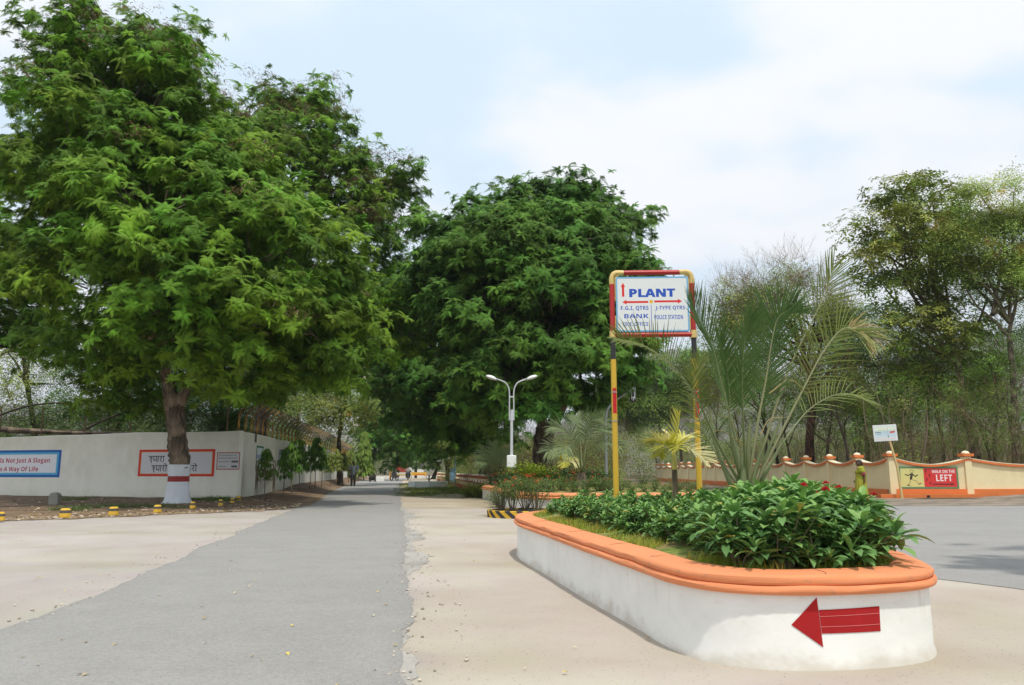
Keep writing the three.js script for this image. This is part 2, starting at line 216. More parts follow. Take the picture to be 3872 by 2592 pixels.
{
  const W = (px, py) => onWall(px / PX, py / PX, WALL_A, WALL_C);
  const put = (name, label, x0, y0, x1, y1, w, h, draw) => { const a = W(x0, y1), b = W(x1, y0); part(name, sheetOn(WALL_A, WALL_C, a[0], b[0], a[1], b[1], 0.006), paint(w, h, draw), frontWall, null, label); };
  put('painted_slogan', 'white slogan panel with blue border and red English lettering', -110, 1702, 233, 1805, 1024, 320, (g, w, h) => {
    g.fillStyle = '#2467b5'; g.fillRect(0, 0, w, h); g.fillStyle = '#58b4de'; g.fillRect(26, 28, w - 52, h - 56); g.fillStyle = '#e9edf3'; g.fillRect(48, 52, w - 96, h - 104);
    g.fillStyle = '#b3263c'; g.textAlign = 'center'; g.textBaseline = 'middle'; g.font = 'bold 74px sans-serif';
    g.save(); g.translate(w / 2, h * 0.38); g.scale(0.84, 1); g.fillText('Safety Is Not Just A Slogan', 0, 0); g.restore();
    g.save(); g.translate(w / 2, h * 0.70); g.scale(0.84, 1); g.fillText('It Is A Way Of Life', 0, 0); g.restore();
  });
  put('painted_slogan', 'white slogan panel with red border and black Hindi lettering', 519.5, 1699, 814, 1802, 1024, 360, (g, w, h) => {
    g.fillStyle = '#d8322a'; g.fillRect(0, 0, w, h); g.fillStyle = '#e0882f'; g.fillRect(26, 26, w - 52, h - 52); g.fillStyle = '#d9dade'; g.fillRect(36, 36, w - 72, h - 72);
    g.strokeStyle = '#20201e'; g.lineWidth = 10; g.lineCap = 'round'; g.lineJoin = 'round';
    const U = 62, glyph = {                                                      // strokes in a box one unit high, the head line at 0
      h: (x, y) => { g.moveTo(x + 8, y + 14); g.lineTo(x + 30, y + 16); g.quadraticCurveTo(x + 44, y + 26, x + 22, y + 30); g.quadraticCurveTo(x + 4, y + 38, x + 30, y + 46); g.quadraticCurveTo(x + 16, y + 60, x + 34, y + 74); g.moveTo(x + 20, y); g.lineTo(x + 20, y + 14); return 46; },
      m: (x, y) => { g.moveTo(x + 10, y); g.lineTo(x + 10, y + 40); g.quadraticCurveTo(x + 4, y + 54, x + 16, y + 44); g.lineTo(x + 40, y + 40); g.moveTo(x + 40, y); g.lineTo(x + 40, y + 62); return 46; },
      aa: (x, y) => { g.moveTo(x + 14, y); g.lineTo(x + 14, y + 62); return 24; },
      r: (x, y) => { g.moveTo(x + 8, y); g.quadraticCurveTo(x + 34, y + 4, x + 26, y + 24); g.lineTo(x + 12, y + 28); g.lineTo(x + 32, y + 62); return 38; },
      ii: (x, y) => { g.moveTo(x + 14, y + 62); g.lineTo(x + 14, y); g.quadraticCurveTo(x + 12, y - 26, x - 14, y - 20); return 24; },
      p: (x, y) => { g.moveTo(x + 8, y); g.lineTo(x + 8, y + 26); g.quadraticCurveTo(x + 14, y + 40, x + 36, y + 34); g.moveTo(x + 36, y); g.lineTo(x + 36, y + 62); return 44; },
      l: (x, y) => { g.moveTo(x + 10, y + 44); g.quadraticCurveTo(x + 2, y + 12, x + 22, y + 24); g.quadraticCurveTo(x + 30, y + 40, x + 26, y + 50); g.moveTo(x + 26, y + 22); g.lineTo(x + 46, y + 20); g.moveTo(x + 46, y); g.lineTo(x + 46, y + 62); return 54; },
      n: (x, y) => { g.moveTo(x + 4, y + 30); g.lineTo(x + 30, y + 30); return 28; },
      t: (x, y) => { g.moveTo(x + 22, y); g.lineTo(x + 22, y + 14); g.quadraticCurveTo(x - 4, y + 22, x + 8, y + 48); g.quadraticCurveTo(x + 22, y + 62, x + 38, y + 48); return 46; },
      j: (x, y) => { g.moveTo(x + 6, y + 30); g.lineTo(x + 36, y + 30); g.moveTo(x + 10, y + 34); g.quadraticCurveTo(x + 14, y + 56, x + 26, y + 46); g.moveTo(x + 36, y); g.lineTo(x + 36, y + 62); return 44; },
      d: (x, y) => { g.moveTo(x + 26, y); g.lineTo(x + 26, y + 12); g.quadraticCurveTo(x + 2, y + 20, x + 12, y + 40); g.quadraticCurveTo(x + 28, y + 44, x + 26, y + 30); g.moveTo(x + 18, y + 44); g.lineTo(x + 34, y + 66); return 40; },
    };
    g.scale(1.17, 1.17); g.lineWidth = 8.5; const word = (keys, x, y) => { g.beginPath(); const x0 = x; for (const k of keys) x += glyph[k](x, y); g.moveTo(x0 - 4, y); g.lineTo(x + 2, y); g.stroke(); return x; };
    word(['h', 'm', 'aa', 'r', 'aa'], 122, 78); word(['p', 'l', 'aa', 'n', 't'], 376, 78);
    word(['h', 'm', 'aa', 'r', 'ii'], 160, 186); word(['j', 'm', 'm', 'd', 'aa', 'r', 'ii'], 418, 186);
  });
  put('painted_notice', 'small white emergency notice with red border', 817, 1711, 908, 1777, 512, 372, (g, w, h) => {
    g.fillStyle = '#a8272c'; g.fillRect(0, 0, w, h); g.fillStyle = '#d2d3d4'; g.fillRect(16, 18, w - 32, h - 36); g.fillStyle = '#5a4b50'; g.font = 'bold 33px sans-serif'; g.textBaseline = 'middle';
    const line = (t, x, y, k) => { g.save(); g.translate(x, y); g.scale(k, 1); g.fillText(t, 0, 0); g.restore(); };
    line('IN CASE OF EMERGENCY PL. CALL', 40, 66, 0.76); line('1 EMERGENCY INTERNAL No 3000', 28, 124, 0.80); line('2 SHIFT SECURITY No', 28, 200, 0.80); line('3 FIRE BAR No', 28, 304, 0.80);
    g.fillStyle = '#6b6367'; g.fillRect(330, 178, 150, 44); g.fillRect(330, 284, 130, 40);
  });
}
const sideWall = thing('compound_wall', 'long cream compound wall with posters running beside the road', 'wall');
const WALL_C2 = [lerp(WALL_C[0], WALL_D[0], 0.007), lerp(WALL_C[1], WALL_D[1], 0.007)];
part('wall_face', wallRun(WALL_C2, WALL_D, 2.66, 2.8, 0.25, 9), wallMat, sideWall);
part('wall_face', wallRun(WALL_D, WALL_E, 2.74, 2.74, 0.25, 12), wallMat, sideWall);
part('wall_face', wallRun(WALL_E, WALL_F, 2.7, 2.7, 0.25, 14), wallMat, sideWall);
{
  const W = (px, py) => onWall(px / PX, py / PX, WALL_C, WALL_D);
  const poster = (label, x0, y0, x1, y1, draw) => { const a = W(x0, y1), b = W(x1, y0), L = Math.hypot(WALL_D[0] - WALL_C[0], WALL_D[1] - WALL_C[1]); const s = part('poster', sheetOn(WALL_C, WALL_D, a[0], b[0], a[1], a[1] + (b[1] - a[1]), 0.012), paint(256, 300, draw), sideWall, null, label); return s; };
  poster('white tree poster with green border', 964, 1690, 996, 1783, (g, w, h) => { g.fillStyle = '#2e7d4f'; g.fillRect(0, 0, w, h); g.fillStyle = '#dfe6ea'; g.fillRect(18, 22, w - 36, h - 44); g.fillStyle = '#3b62b4'; g.font = 'bold 62px sans-serif'; g.save(); g.translate(20, 150); g.scale(0.72, 1); g.fillText('SAVE TREE', 0, 0); g.restore(); g.fillStyle = '#3fa552'; g.beginPath(); g.ellipse(200, 95, 30, 55, 0, 0, 7); g.fill(); g.fillRect(194, 120, 10, 140); g.fillRect(150, 252, 90, 10); });
  poster('picture poster with blue border', 1052, 1704, 1075, 1760, (g, w, h) => { g.fillStyle = '#3a6ea8'; g.fillRect(0, 0, w, h); g.fillStyle = '#dfe3e6'; g.fillRect(24, 22, w - 48, h - 44); g.fillStyle = '#4a7f4d'; g.beginPath(); g.ellipse(120, 110, 60, 50, 0, 0, 7); g.fill(); g.fillStyle = '#b8843f'; g.fillRect(60, 150, 120, 70); });
  poster('pale poster with green border', 1120, 1716, 1130, 1750, (g, w, h) => { g.fillStyle = '#3f8f6b'; g.fillRect(0, 0, w, h); g.fillStyle = '#e2e6e2'; g.fillRect(24, 22, w - 48, h - 44); });
  poster('white poster with red top', 1138, 1719, 1151, 1752, (g, w, h) => { g.fillStyle = '#dfe0dd'; g.fillRect(0, 0, w, h); g.fillStyle = '#c43a3a'; g.fillRect(0, 0, w, 70); });
  const a = W(964, 1650); part('drain_stub', box(0.07, 0.35, 0.07, WALL_C[0] + 0.03 - 0.125 * a[0], 2.5, WALL_C[1] - 0.99 * a[0]), std([0.12, 0.11, 0.1], 0.9), sideWall);
}
{ // steel fence on the wall tops
  const fence = thing('security_fence', 'row of rusty yellow angled fence posts on the side wall', 'fence'), yellow = std([0.62, 0.37, 0.07], 0.7, { map: barkTex }), wireM = std([0.2, 0.18, 0.16], 0.6, { metalness: 0.5 });
  const runs = [[WALL_C, WALL_D, 27], [WALL_D, WALL_E, 22]], tips = [];
  for (const [A, B, n] of runs) for (let i = 0; i < n; i++) {
    const t = (i + (A === WALL_C ? 0.15 : 0.5)) / n, x = lerp(A[0], B[0], t) - 0.1, z = lerp(A[1], B[1], t), y = 2.68;
    part('post', [limb([V(x, y, z), V(x, y + 0.62, z), V(x + 0.10, y + 0.8, z), V(x + 0.52, y + 1.2, z)], [0.042, 0.042, 0.04, 0.036], 5)], yellow, fence); tips.push([x, y, z]);
  }
  for (const [dx, dy] of [[0, 0.2], [0, 0.42], [0.01, 0.64], [0.18, 0.9], [0.36, 1.05], [0.5, 1.18]]) part('wire', limb(tips.map(([x, y, z], i) => V(x + dx, y + dy + (i % 2) * 0.03, z)), tips.map(() => 0.009), 3), wireM, fence);
  const coil = []; for (let i = 0; i < 1500; i++) { const f = i / 1500 * (tips.length - 1), k = Math.floor(f), a = tips[k], b = tips[Math.min(k + 1, tips.length - 1)], t = f - k, q = i * 0.52; coil.push(V(lerp(a[0], b[0], t) + 0.3 + Math.cos(q) * 0.25, a[1] + 0.98 + Math.sin(q) * 0.25, lerp(a[2], b[2], t))); }
  part('barbed_coil', limb(coil, coil.map(() => 0.008), 3), wireM, fence);
  const f2 = thing('wire_fence', 'thin rusty posts and wires along the top of the slogan wall', 'fence'), rust = std([0.19, 0.12, 0.08], 0.9), p2 = [];
  for (let i = 0; i < 11; i++) { const t = i / 10.4, x = lerp(WALL_C[0] - 0.6, WALL_A[0], t) - 0.05, z = lerp(WALL_C[1] - 0.3, WALL_A[1], t) - 0.12, y = lerp(2.66, 2.5, t) - 0.05; part('post', [limb([V(x, y, z), V(x, y + 0.75, z), V(x + 0.12, y + 1.3, z + 0.25)], [0.028, 0.026, 0.024], 5)], rust, f2); p2.push([x, y, z]); }
  for (const h of [0.25, 0.5, 0.75]) part('wire', limb(p2.map(([x, y, z], i) => V(x, y + h + (i % 2) * 0.02, z)), p2.map(() => 0.007), 3), rust, f2);
  part('wire', limb(p2.map(([x, y, z]) => V(x + 0.08, y + 1.05, z + 0.14)), p2.map(() => 0.007), 3), rust, f2);
}

// ---------------------------------------------------------------- scalloped yellow wall
const cream = plaster([0.80, 0.69, 0.42]), creamPale = plaster([0.86, 0.76, 0.56]), orange = plaster([0.72, 0.20, 0.05]);
function swept(A, B, top, w, lo, hi, n = 14) {
  const m = new Mesher(), L = Math.hypot(B[0] - A[0], B[1] - A[1]), dx = (B[0] - A[0]) / L, dz = (B[1] - A[1]) / L;
  for (let i = 0; i <= n; i++) { const t = i / n, s = t * L, y = top(t); for (const [o, h] of [[w / 2, y + lo], [w / 2, y + hi], [-w / 2, y + hi], [-w / 2, y + lo]]) m.v(A[0] + dx * s - dz * o, lo < -5 ? (h < 0 ? h + 50 : h) : h, A[1] + dz * s + dx * o, s + o, h); }
  for (let i = 0; i < n; i++) for (let k = 0; k < 4; k++) { const a = i * 4 + k, b = i * 4 + (k + 1) % 4; m.quad(a, a + 4, b + 4, b); }
  m.quad(0, 1, 2, 3); m.quad(n * 4, n * 4 + 3, n * 4 + 2, n * 4 + 1); return toCreasedNormals(m.geo(), 0.5);
}
function slab(A, B, y0, top, w, n = 14) {
  const m = new Mesher(), L = Math.hypot(B[0] - A[0], B[1] - A[1]), dx = (B[0] - A[0]) / L, dz = (B[1] - A[1]) / L;
  for (let i = 0; i <= n; i++) { const t = i / n, s = t * L, y = top(t); for (const [o, h] of [[w / 2, y0], [w / 2, y], [-w / 2, y], [-w / 2, y0]]) m.v(A[0] + dx * s - dz * o, h, A[1] + dz * s + dx * o, s + o, h); }
  for (let i = 0; i < n; i++) for (let k = 0; k < 3; k++) { const a = i * 4 + k; m.quad(a, a + 4, a + 5, a + 1); }
  m.quad(0, 1, 2, 3); m.quad(n * 4, n * 4 + 3, n * 4 + 2, n * 4 + 1); return toCreasedNormals(m.geo(), 0.5);
}
function scallopedWall(w, P, hp, hd, plinth, o = {}) {
  const { cm = cream, om = orange, scale = 1 } = o;
  for (let i = 0; i < P.length; i++) {
    const [x, z] = P[i];
    if (i < P.length - 1) {
      const A = P[i], B = P[i + 1], top = (t) => lerp(hd, hp, Math.abs(2 * t - 1) ** 1.8);
      part('panel', slab(A, B, -0.1, (t) => top(t) - 0.005, 0.16 * scale), cm, w);
      part('coping', swept(A, B, top, 0.34 * scale, 0, 0.095 * scale), om, w);
      part('coping_top', swept(A, B, top, 0.345 * scale, 0.097 * scale, 0.125 * scale), creamPale, w);
      if (plinth) part('plinth', slab(A, B, -0.15, () => plinth, 0.30 * scale, 1), om, w);
    }
    if (o.skip && !i) continue;
    const n = P[Math.min(i + 1, P.length - 1)], q = P[Math.max(i - 1, 0)], a = -Math.atan2(n[1] - q[1], n[0] - q[0]);
    part('pillar', box(0.30 * scale, hp + 0.25, 0.30 * scale, x, (hp + 0.05) / 2, z, a), cm, w);
    part('pillar_cap', box(0.46 * scale, 0.12 * scale, 0.46 * scale, x, hp + 0.235 * scale, z, a), om, w);
    part('finial', (() => { const g = new THREE.SphereGeometry(0.165 * scale, 12, 6, 0, Math.PI * 2, 0, Math.PI / 2).scale(1, 0.75, 1); g.translate(x, hp + 0.294 * scale, z); return g; })(), creamPale, w);
  }
}
const W0 = [16.5, -34.4], W1 = [19.73, -34.3], W2 = [25.2, -34.9], W3 = [31, -35.6];
const farRun = []; for (let i = 0; i < 18; i++) farRun.push([16.5 + 0.008 * i, -34.4 - 0.02 - i * 3.3]);
const yWall = thing('boundary_wall', 'cream scalloped wall with orange coping receding beside the woodland', 'wall'); scallopedWall(yWall, farRun, 1.60, 1.40, 0.36);
const yWall2 = thing('boundary_wall', 'cream scalloped wall facing the road with the walk left sign', 'wall'); scallopedWall(yWall2, [[W0[0] + 0.1, W0[1]], W1, W2, W3], 1.60, 1.32, 0.38, { skip: true });
part('step', [slab([15.7, -34.0], [20.0, -33.95], -0.1, () => 0.17, 0.36, 1)], orange, yWall2);
part('drain_hole', box(0.12, 0.10, 0.02, 17.7, 0.08, -33.79), std([0.02, 0.02, 0.02], 1), yWall2);

const A2 = [W0[0] + 0.1, W0[1]], B2 = W1;
{
  const sign = thing('wall_sign', 'red and yellow walk on the left sign with green frame on cream wall', 'sign'), a = onWall(2056, 1118, A2, B2), b = onWall(2187, 1068, A2, B2);
  const L = Math.hypot(B2[0] - A2[0], B2[1] - A2[1]), dx = (B2[0] - A2[0]) / L, dz = (B2[1] - A2[1]) / L, w = b[0] - a[0], h = b[1] - a[1], s = (a[0] + b[0]) / 2, ang = -Math.atan2(dz, dx);
  sign.position.set(A2[0] + dx * s - dz * 0.1, a[1], A2[1] + dz * s + dx * 0.1); sign.rotation.y = ang;
  part('backing_board', box(w, h, 0.02, 0, h / 2, 0), std([0.12, 0.28, 0.14], 0.6), sign);
  const f = 0.07, green = std([0.10, 0.25, 0.12], 0.55);
  part('frame', [box(w, f, 0.035, 0, f / 2, 0.003), box(w, f, 0.035, 0, h - f / 2, 0.003), box(f, h - 2 * f, 0.035, -w / 2 + f / 2, h / 2, 0.003), box(f, h - 2 * f, 0.035, w / 2 - f / 2, h / 2, 0.003)], green, sign);
  const face = new THREE.PlaneGeometry(w - 2 * f, h - 2 * f); face.translate(0, h / 2, 0.0135);
  part('sign_face', face, std([1, 1, 1], 0.5, { map: canvasTex(1024, 384, (g, W, H) => {
    g.fillStyle = '#d3cf86'; g.fillRect(0, 0, W, H); g.fillStyle = '#cf3532'; g.fillRect(W * 0.415, 0, W, H);
    g.strokeStyle = '#3c3528'; g.fillStyle = '#453a3b'; g.lineCap = 'round'; g.lineJoin = 'round';       // a plain striding figure
    g.lineWidth = 7; g.beginPath(); g.arc(212, 62, 30, 0, 7); g.stroke();
    g.lineWidth = 46; g.beginPath(); g.moveTo(210, 122); g.lineTo(186, 215); g.stroke();
    g.lineWidth = 22; g.beginPath(); g.moveTo(196, 118); g.lineTo(130, 150); g.lineTo(92, 128); g.moveTo(222, 122); g.lineTo(270, 168); g.lineTo(312, 140); g.stroke();
    g.lineWidth = 8; g.beginPath(); g.moveTo(176, 236); g.lineTo(160, 310); g.lineTo(120, 344); g.moveTo(206, 236); g.lineTo(282, 262); g.lineTo(326, 322); g.stroke();
    g.lineWidth = 18; g.beginPath(); g.moveTo(116, 350); g.lineTo(160, 358); g.moveTo(322, 330); g.lineTo(362, 312); g.stroke();
    g.fillStyle = '#54231f'; for (const [x, y, r] of [[466, 70, 0.15], [530, 150, -0.15], [474, 235, 0.15], [540, 315, -0.15]]) { g.save(); g.translate(x, y); g.rotate(r); g.beginPath(); g.ellipse(0, -14, 13, 22, 0, 0, 7); g.fill(); g.beginPath(); g.ellipse(2, 22, 9, 14, 0, 0, 7); g.fill(); g.restore(); }
    g.fillStyle = '#ece4e4'; g.textAlign = 'center'; g.textBaseline = 'middle'; g.font = 'bold 92px sans-serif'; g.save(); g.translate(790, 66); g.scale(0.70, 1); g.fillText('WALK ON THE', 0, 0); g.restore();
    g.font = 'bold 190px sans-serif'; g.save(); g.translate(790, 200); g.scale(0.74, 1); g.fillText('LEFT', 0, 0); g.restore();
    g.fillStyle = '#5e2426'; g.fillRect(580, 316, 340, 26); g.beginPath(); g.moveTo(915, 300); g.lineTo(985, 329); g.lineTo(915, 358); g.fill();
  }) }), sign);
}
// ---------------------------------------------------------------- raised planters
const white = plaster([0.80, 0.80, 0.765], 0.9), capMat = plaster([0.80, 0.285, 0.12], 0.88);
const grassTex = tex(512, 0.8, (u, v, x, y) => { const n = fbm(u * 10, v * 10, 0, 5, 10), d = fbm(u * 5 + 4, v * 5, 0, 5, 5), s = hash(x, y, 12) * 0.25, g = smooth(d, 0.38, 0.6); return [lerp(0.66, 0.52, g) + (n - 0.5) * 0.3 + s - 0.12, lerp(0.60, 0.60, g) + (n - 0.5) * 0.3 + s - 0.12, lerp(0.38, 0.24, g) + (n - 0.5) * 0.2 + s * 0.5 - 0.06]; });
const turf = std([0.62, 0.62, 0.6], 1, { map: grassTex, bumpMap: grainBump, bumpScale: 0.0036 });
class Outline {                                                                // closed plan curve with outward normals
  constructor(pts, n) {
    const c = new THREE.CatmullRomCurve3(pts.map(([x, z]) => V(x, 0, z)), true, 'centripetal'); this.q = c.getSpacedPoints(n).slice(0, n); this.n = n; let a = 0;
    this.q.forEach((p, i) => { const r = this.q[(i + 1) % n]; a += p.x * r.z - r.x * p.z; }); const s = a > 0 ? 1 : -1;
    this.nor = this.q.map((p, i) => { const t = this.q[(i + 1) % n].clone().sub(this.q[(i + n - 1) % n]).normalize(); return V(t.z * s, 0, -t.x * s); });
  }
  at(f, off = 0, y = 0) { const k = Math.floor(f), t = f - k, i = ((k % this.n) + this.n) % this.n, j = (i + 1) % this.n; return this.q[i].clone().lerp(this.q[j], t).addScaledVector(this.nor[i].clone().lerp(this.nor[j], t).normalize(), off).setY(y); }
  hit(px, py) {                                                                // measured point on the upright outer face: place along the outline, height
    const d = ray(px, py); let best = null;
    for (let i = 0; i < this.n; i++) { const a = this.q[i], b = this.q[(i + 1) % this.n], nx = b.z - a.z, nz = a.x - b.x, t = (a.x * nx + a.z * nz) / (d.x * nx + d.z * nz), x = d.x * t, z = d.z * t, s = ((x - a.x) * (b.x - a.x) + (z - a.z) * (b.z - a.z)) / ((b.x - a.x) ** 2 + (b.z - a.z) ** 2); if (t > 0 && s >= 0 && s < 1 && (!best || t < best[2])) best = [i + s, EYE + d.y * t, t]; }
    return best;
  }
  sweep(profile, closed, vary = 0) {
    const m = new Mesher(), P = profile.length; let len = 0;
    for (let i = 0; i <= this.n; i++) { if (i) len += this.q[i % this.n].distanceTo(this.q[i - 1]); let l = 0; profile.forEach(([o, y], k) => { if (k) l += Math.hypot(o - profile[k - 1][0], y - profile[k - 1][1]); const w = vary * (vnoise((i % this.n) * 0.35, k * 0.5) - 0.5); m.pt(this.at(i % this.n, o + w, y + w), len, l); }); }
    for (let i = 0; i < this.n; i++) for (let k = 0; k < P - 1; k++) { const a = i * P + k; m.quad(a, a + P, a + P + 1, a + 1); }
    return toCreasedNormals(m.geo(), 0.7);
  }
  mound(inset, y0, y1) {
    const m = new Mesher(), K = 12, ctr = this.q.reduce((s, p) => s.add(p), V(0, 0, 0)).multiplyScalar(1 / this.n);
    for (let k = 0; k <= K; k++) for (let i = 0; i <= this.n; i++) { const p = this.at(i % this.n, -inset).lerp(ctr, k / K), e = smooth(k / K, 0, 0.55); p.y = lerp(y0, y1, e) + (fbm(p.x * 3 + 5, p.z * 3 + 40, 0, 4) - 0.5) * 0.09 * smooth(k, 0, 2); m.pt(p, p.x, p.z); if (k && i) { const a = m.p.length / 3 - 1, w = this.n + 1; m.quad(a - w - 1, a - 1, a, a - w); } }
    return m.geo();
  }
}
const roll = (o, y, r, a0, a1, n) => Array.from({ length: n + 1 }, (_, i) => { const q = lerp(a0, a1, i / n); return [o + Math.cos(q) * r, y + Math.sin(q) * r]; });
const P1 = new Outline([[0.10, -10.73], [0.40, -8.95], [0.70, -7.2], [0.93, -6.0], [1.08, -5.24], [1.24, -4.95], [1.49, -4.81], [1.90, -4.80], [2.31, -4.90], [2.56, -5.05], [2.72, -5.28], [2.83, -5.62], [3.0, -6.3], [3.4, -8.0], [3.5, -10.0], [3.1, -11.9], [1.8, -12.7], [0.6, -12.5], [0.13, -11.7]], 220);
const planter = thing('planter', 'white raised planter with thick orange rim and red arrow', 'planter');
const wornTex = (pale, dirt) => { const t = tex(1024, 1, (u, v, x, y) => { const n = fbm(u * 24, v * 4, 0, 6, 24), m = fbm(u * 60, v * 10, 0, 4, 60), drip = fbm(u * 90, v * 1.5, 0, 3, 90), splash = smooth(v + (n - 0.5) * 0.34 + (m - 0.5) * 0.16, 0.30, 0.05), run = smooth(drip, 0.62, 0.80) * smooth(v, 0.35, 1.0) * 0.35, w = clamp(splash * 0.30 + run * 0.45 + smooth(m, 0.70, 0.85) * 0.07, 0, 1), k = 0.99 + (n - 0.5) * 0.07 + (hash(x, y, 3) - 0.5) * 0.02; return [0, 1, 2].map((i) => lerp(pale[i] * k, dirt[i], w)); }); t.repeat.set(1 / 5, 1 / 0.52); return t; };
const washed = std([0.82, 0.82, 0.80], 0.92, { map: wornTex([1, 1, 0.985], [0.70, 0.63, 0.53]), bumpMap: plasterBump, bumpScale: 0.005 });
const rimTex = (() => { const t = tex(1024, 1, (u, v, x, y) => { const n = fbm(u * 30, v * 4, 0, 6, 30), m = fbm(u * 80, v * 12, 0, 4, 80), br = fbm(u * 8, v * 40, 0, 3, 8), dust = smooth(n, 0.55, 0.8) * 0.4, chip = m > 0.72 ? 0.22 : 0, k = 0.97 + (br - 0.5) * 0.10 + (hash(x, y, 6) - 0.5) * 0.03; return [lerp(k, 0.93, dust) - chip * 0.3, lerp(k, 0.96, dust) - chip * 0.1, lerp(k, 1, dust) + chip * 0.1]; }); t.repeat.set(1 / 6, 1 / 0.5); return t; })();
capMat.map = rimTex;
part('planter_wall', P1.sweep([[0.015, -0.05], [0.012, 0.02], [0, 0.06], [0, 0.44]], true, 0.002), washed, planter);
part('rim', P1.sweep([[-0.01, 0.430], ...roll(0.024, 0.456, 0.026, -1.5, 1.35, 8), ...roll(0.006, 0.507, 0.029, -1.2, 1.3, 8), [-0.05, 0.543], [-0.17, 0.555], [-0.20, 0.552], [-0.225, 0.53], [-0.235, 0.40]], true, 0.010), capMat, planter);
part('soil', P1.mound(0.225, 0.535, 0.64), turf, planter);
{ const crack = [], r = rng(19); for (const s of [12, 31, 47, 58, 76, 95]) { const pts = []; for (let i = 0; i <= 8; i++) pts.push(P1.at(s + (r() - 0.5) * 0.25, lerp(-0.02, -0.2, i / 8), lerp(0.545, 0.5565, i / 8))); crack.push(limb(pts, pts.map(() => 0.0016), 3)); } part('hairline_crack', crack, std([0.25, 0.09, 0.05], 1), planter); }
{ // the arrow painted on the rounded front
  const c = (px, py) => P1.hit(px, py), tip = c(1810, 1430), t0 = c(1868, 1367), b0 = c(1883, 1481), st0 = c(1873, 1396), sb0 = c(1880, 1450), st1 = c(2011, 1387), sb1 = c(2014, 1444);
  const m = new Mesher(), col = (l, r, n, T, B) => { const s0 = m.p.length / 3; for (let i = 0; i <= n; i++) { const f = i / n; for (const e of [T, B]) { const s = lerp(e[0][0], e[1][0], f), h = lerp(e[0][1], e[1][1], f), q = P1.at(s, 0.003, h); m.pt(q, s * 0.3, h); } } for (let i = 0; i < n; i++) { const a = s0 + i * 2; m.quad(a, a + 2, a + 3, a + 1); } };
  col(0, 0, 16, [tip, t0], [tip, b0]); col(0, 0, 24, [st0, st1], [sb0, sb1]);
  // head reaches along a slanted back edge: fill between the head's back edge and the shaft's start
  part('painted_arrow', m.geo(), std([0.40, 0.008, 0.010], 0.95, { map: plasterTex, side: THREE.DoubleSide }), planter, null, 'dark red arrow pointing left');
  const thin = []; for (const f of [0.28, 0.72]) { const pts = []; for (let i = 0; i <= 20; i++) { const q = i / 20, T = lerp(st0[0], st1[0], q); pts.push(P1.at(T, 0.0035, lerp(lerp(st0[1], st1[1], q), lerp(sb0[1], sb1[1], q), f))); } thin.push(limb(pts, pts.map(() => 0.0016), 4)); }
  part('chalk_line', thin, std([0.62, 0.20, 0.2], 0.8), planter);
}
const soilY = (x, z) => { let d = 9; for (const p of P1.q) d = Math.min(d, Math.hypot(p.x - x, p.z - z)); return lerp(0.535, 0.63, smooth(d, 0.25, 1.2)); };
const insideOutline = (O, x, z) => { let c = false; for (let i = 0, j = O.n - 1; i < O.n; j = i++) { const a = O.q[i], b = O.q[j]; if ((a.z > z) !== (b.z > z) && x < (b.x - a.x) * (z - a.z) / (b.z - a.z) + a.x) c = !c; } return c; };
const outlineDist = (O, x, z) => { let d = 99; for (const p of O.q) d = Math.min(d, Math.hypot(p.x - x, p.z - z)); return d; };
const UP = V(0, 1, 0), M4 = new THREE.Matrix4(), Qt = new THREE.Quaternion();
function instances(name, geo, mat, parent, list, kind = 'stuff') {             // list of {p, q, s, c}
  const im = new THREE.InstancedMesh(geo, mat, list.length); im.name = name; im.castShadow = im.receiveShadow = true;
  const s = V(1, 1, 1); list.forEach((e, i) => { typeof e.s === 'number' ? s.setScalar(e.s) : s.copy(e.s); im.setMatrixAt(i, M4.compose(e.p, e.q, s)); if (e.c) im.setColorAt(i, e.c); });
  if (kind) im.userData.kind = kind; parent.add(im); return im;
}
const facing = (n, spin) => new THREE.Quaternion().setFromUnitVectors(UP, n).multiply(new THREE.Quaternion().setFromAxisAngle(UP, spin));
{ // blades of grass along the rim
  const m = new Mesher(), r = rng(5);
  for (let i = 0; i < 16; i++) { const a = r() * 6.28, x = (r() - 0.5) * 0.09, z = (r() - 0.5) * 0.09, h = 0.025 + r() * 0.045, w = 0.0022, lx = Math.cos(a) * h * 0.6, lz = Math.sin(a) * h * 0.6; const b0 = m.v(x - w * Math.sin(a), 0, z + w * Math.cos(a)), b1 = m.v(x + w * Math.sin(a), 0, z - w * Math.cos(a)); m.tri(b0, b1, m.v(x + lx, h, z + lz)); }
  const list = []; let k = 0;
  while (list.length < 3200 && k++ < 60000) { const x = -0.1 + r() * 3.8, z = -12.6 + r() * 8; if (!insideOutline(P1, x, z)) continue; const d = outlineDist(P1, x, z); if (d < 0.24 || d > 1.3 || r() > 1.25 - d) continue; if (fbm(x * 2.2, z * 2.2, 0, 3) < 0.40) continue; const y = r(), dry = r() < 0.35; list.push({ p: V(x, soilY(x, z) - 0.012, z), q: facing(UP, r() * 6.28), s: 0.7 + r() * 0.8, c: dry ? new THREE.Color(1.5 + y * 0.5, 1.15 + y * 0.3, 0.9) : new THREE.Color(0.7 + y * 0.5, 0.9 + y * 0.5, 0.6) }); }
  instances('grass', m.geo(), leafMat([0.30, 0.34, 0.09], 0.35), planter, list);
}
const P2 = new Outline([[-1.0, -34.5], [-0.55, -29], [-0.05, -23.6], [0.25, -22.0], [0.9, -21.3], [2.2, -21.0], [4.0, -21.2], [5.2, -22.2], [5.9, -25], [6.6, -30], [6.8, -35], [3, -37]], 150);
const planter2 = thing('planter', 'long white garden island with orange rim behind the arrow planter', 'planter');
part('planter_wall', P2.sweep([[0, -0.05], [0, 0.42]], true, 0.012), white, planter2);
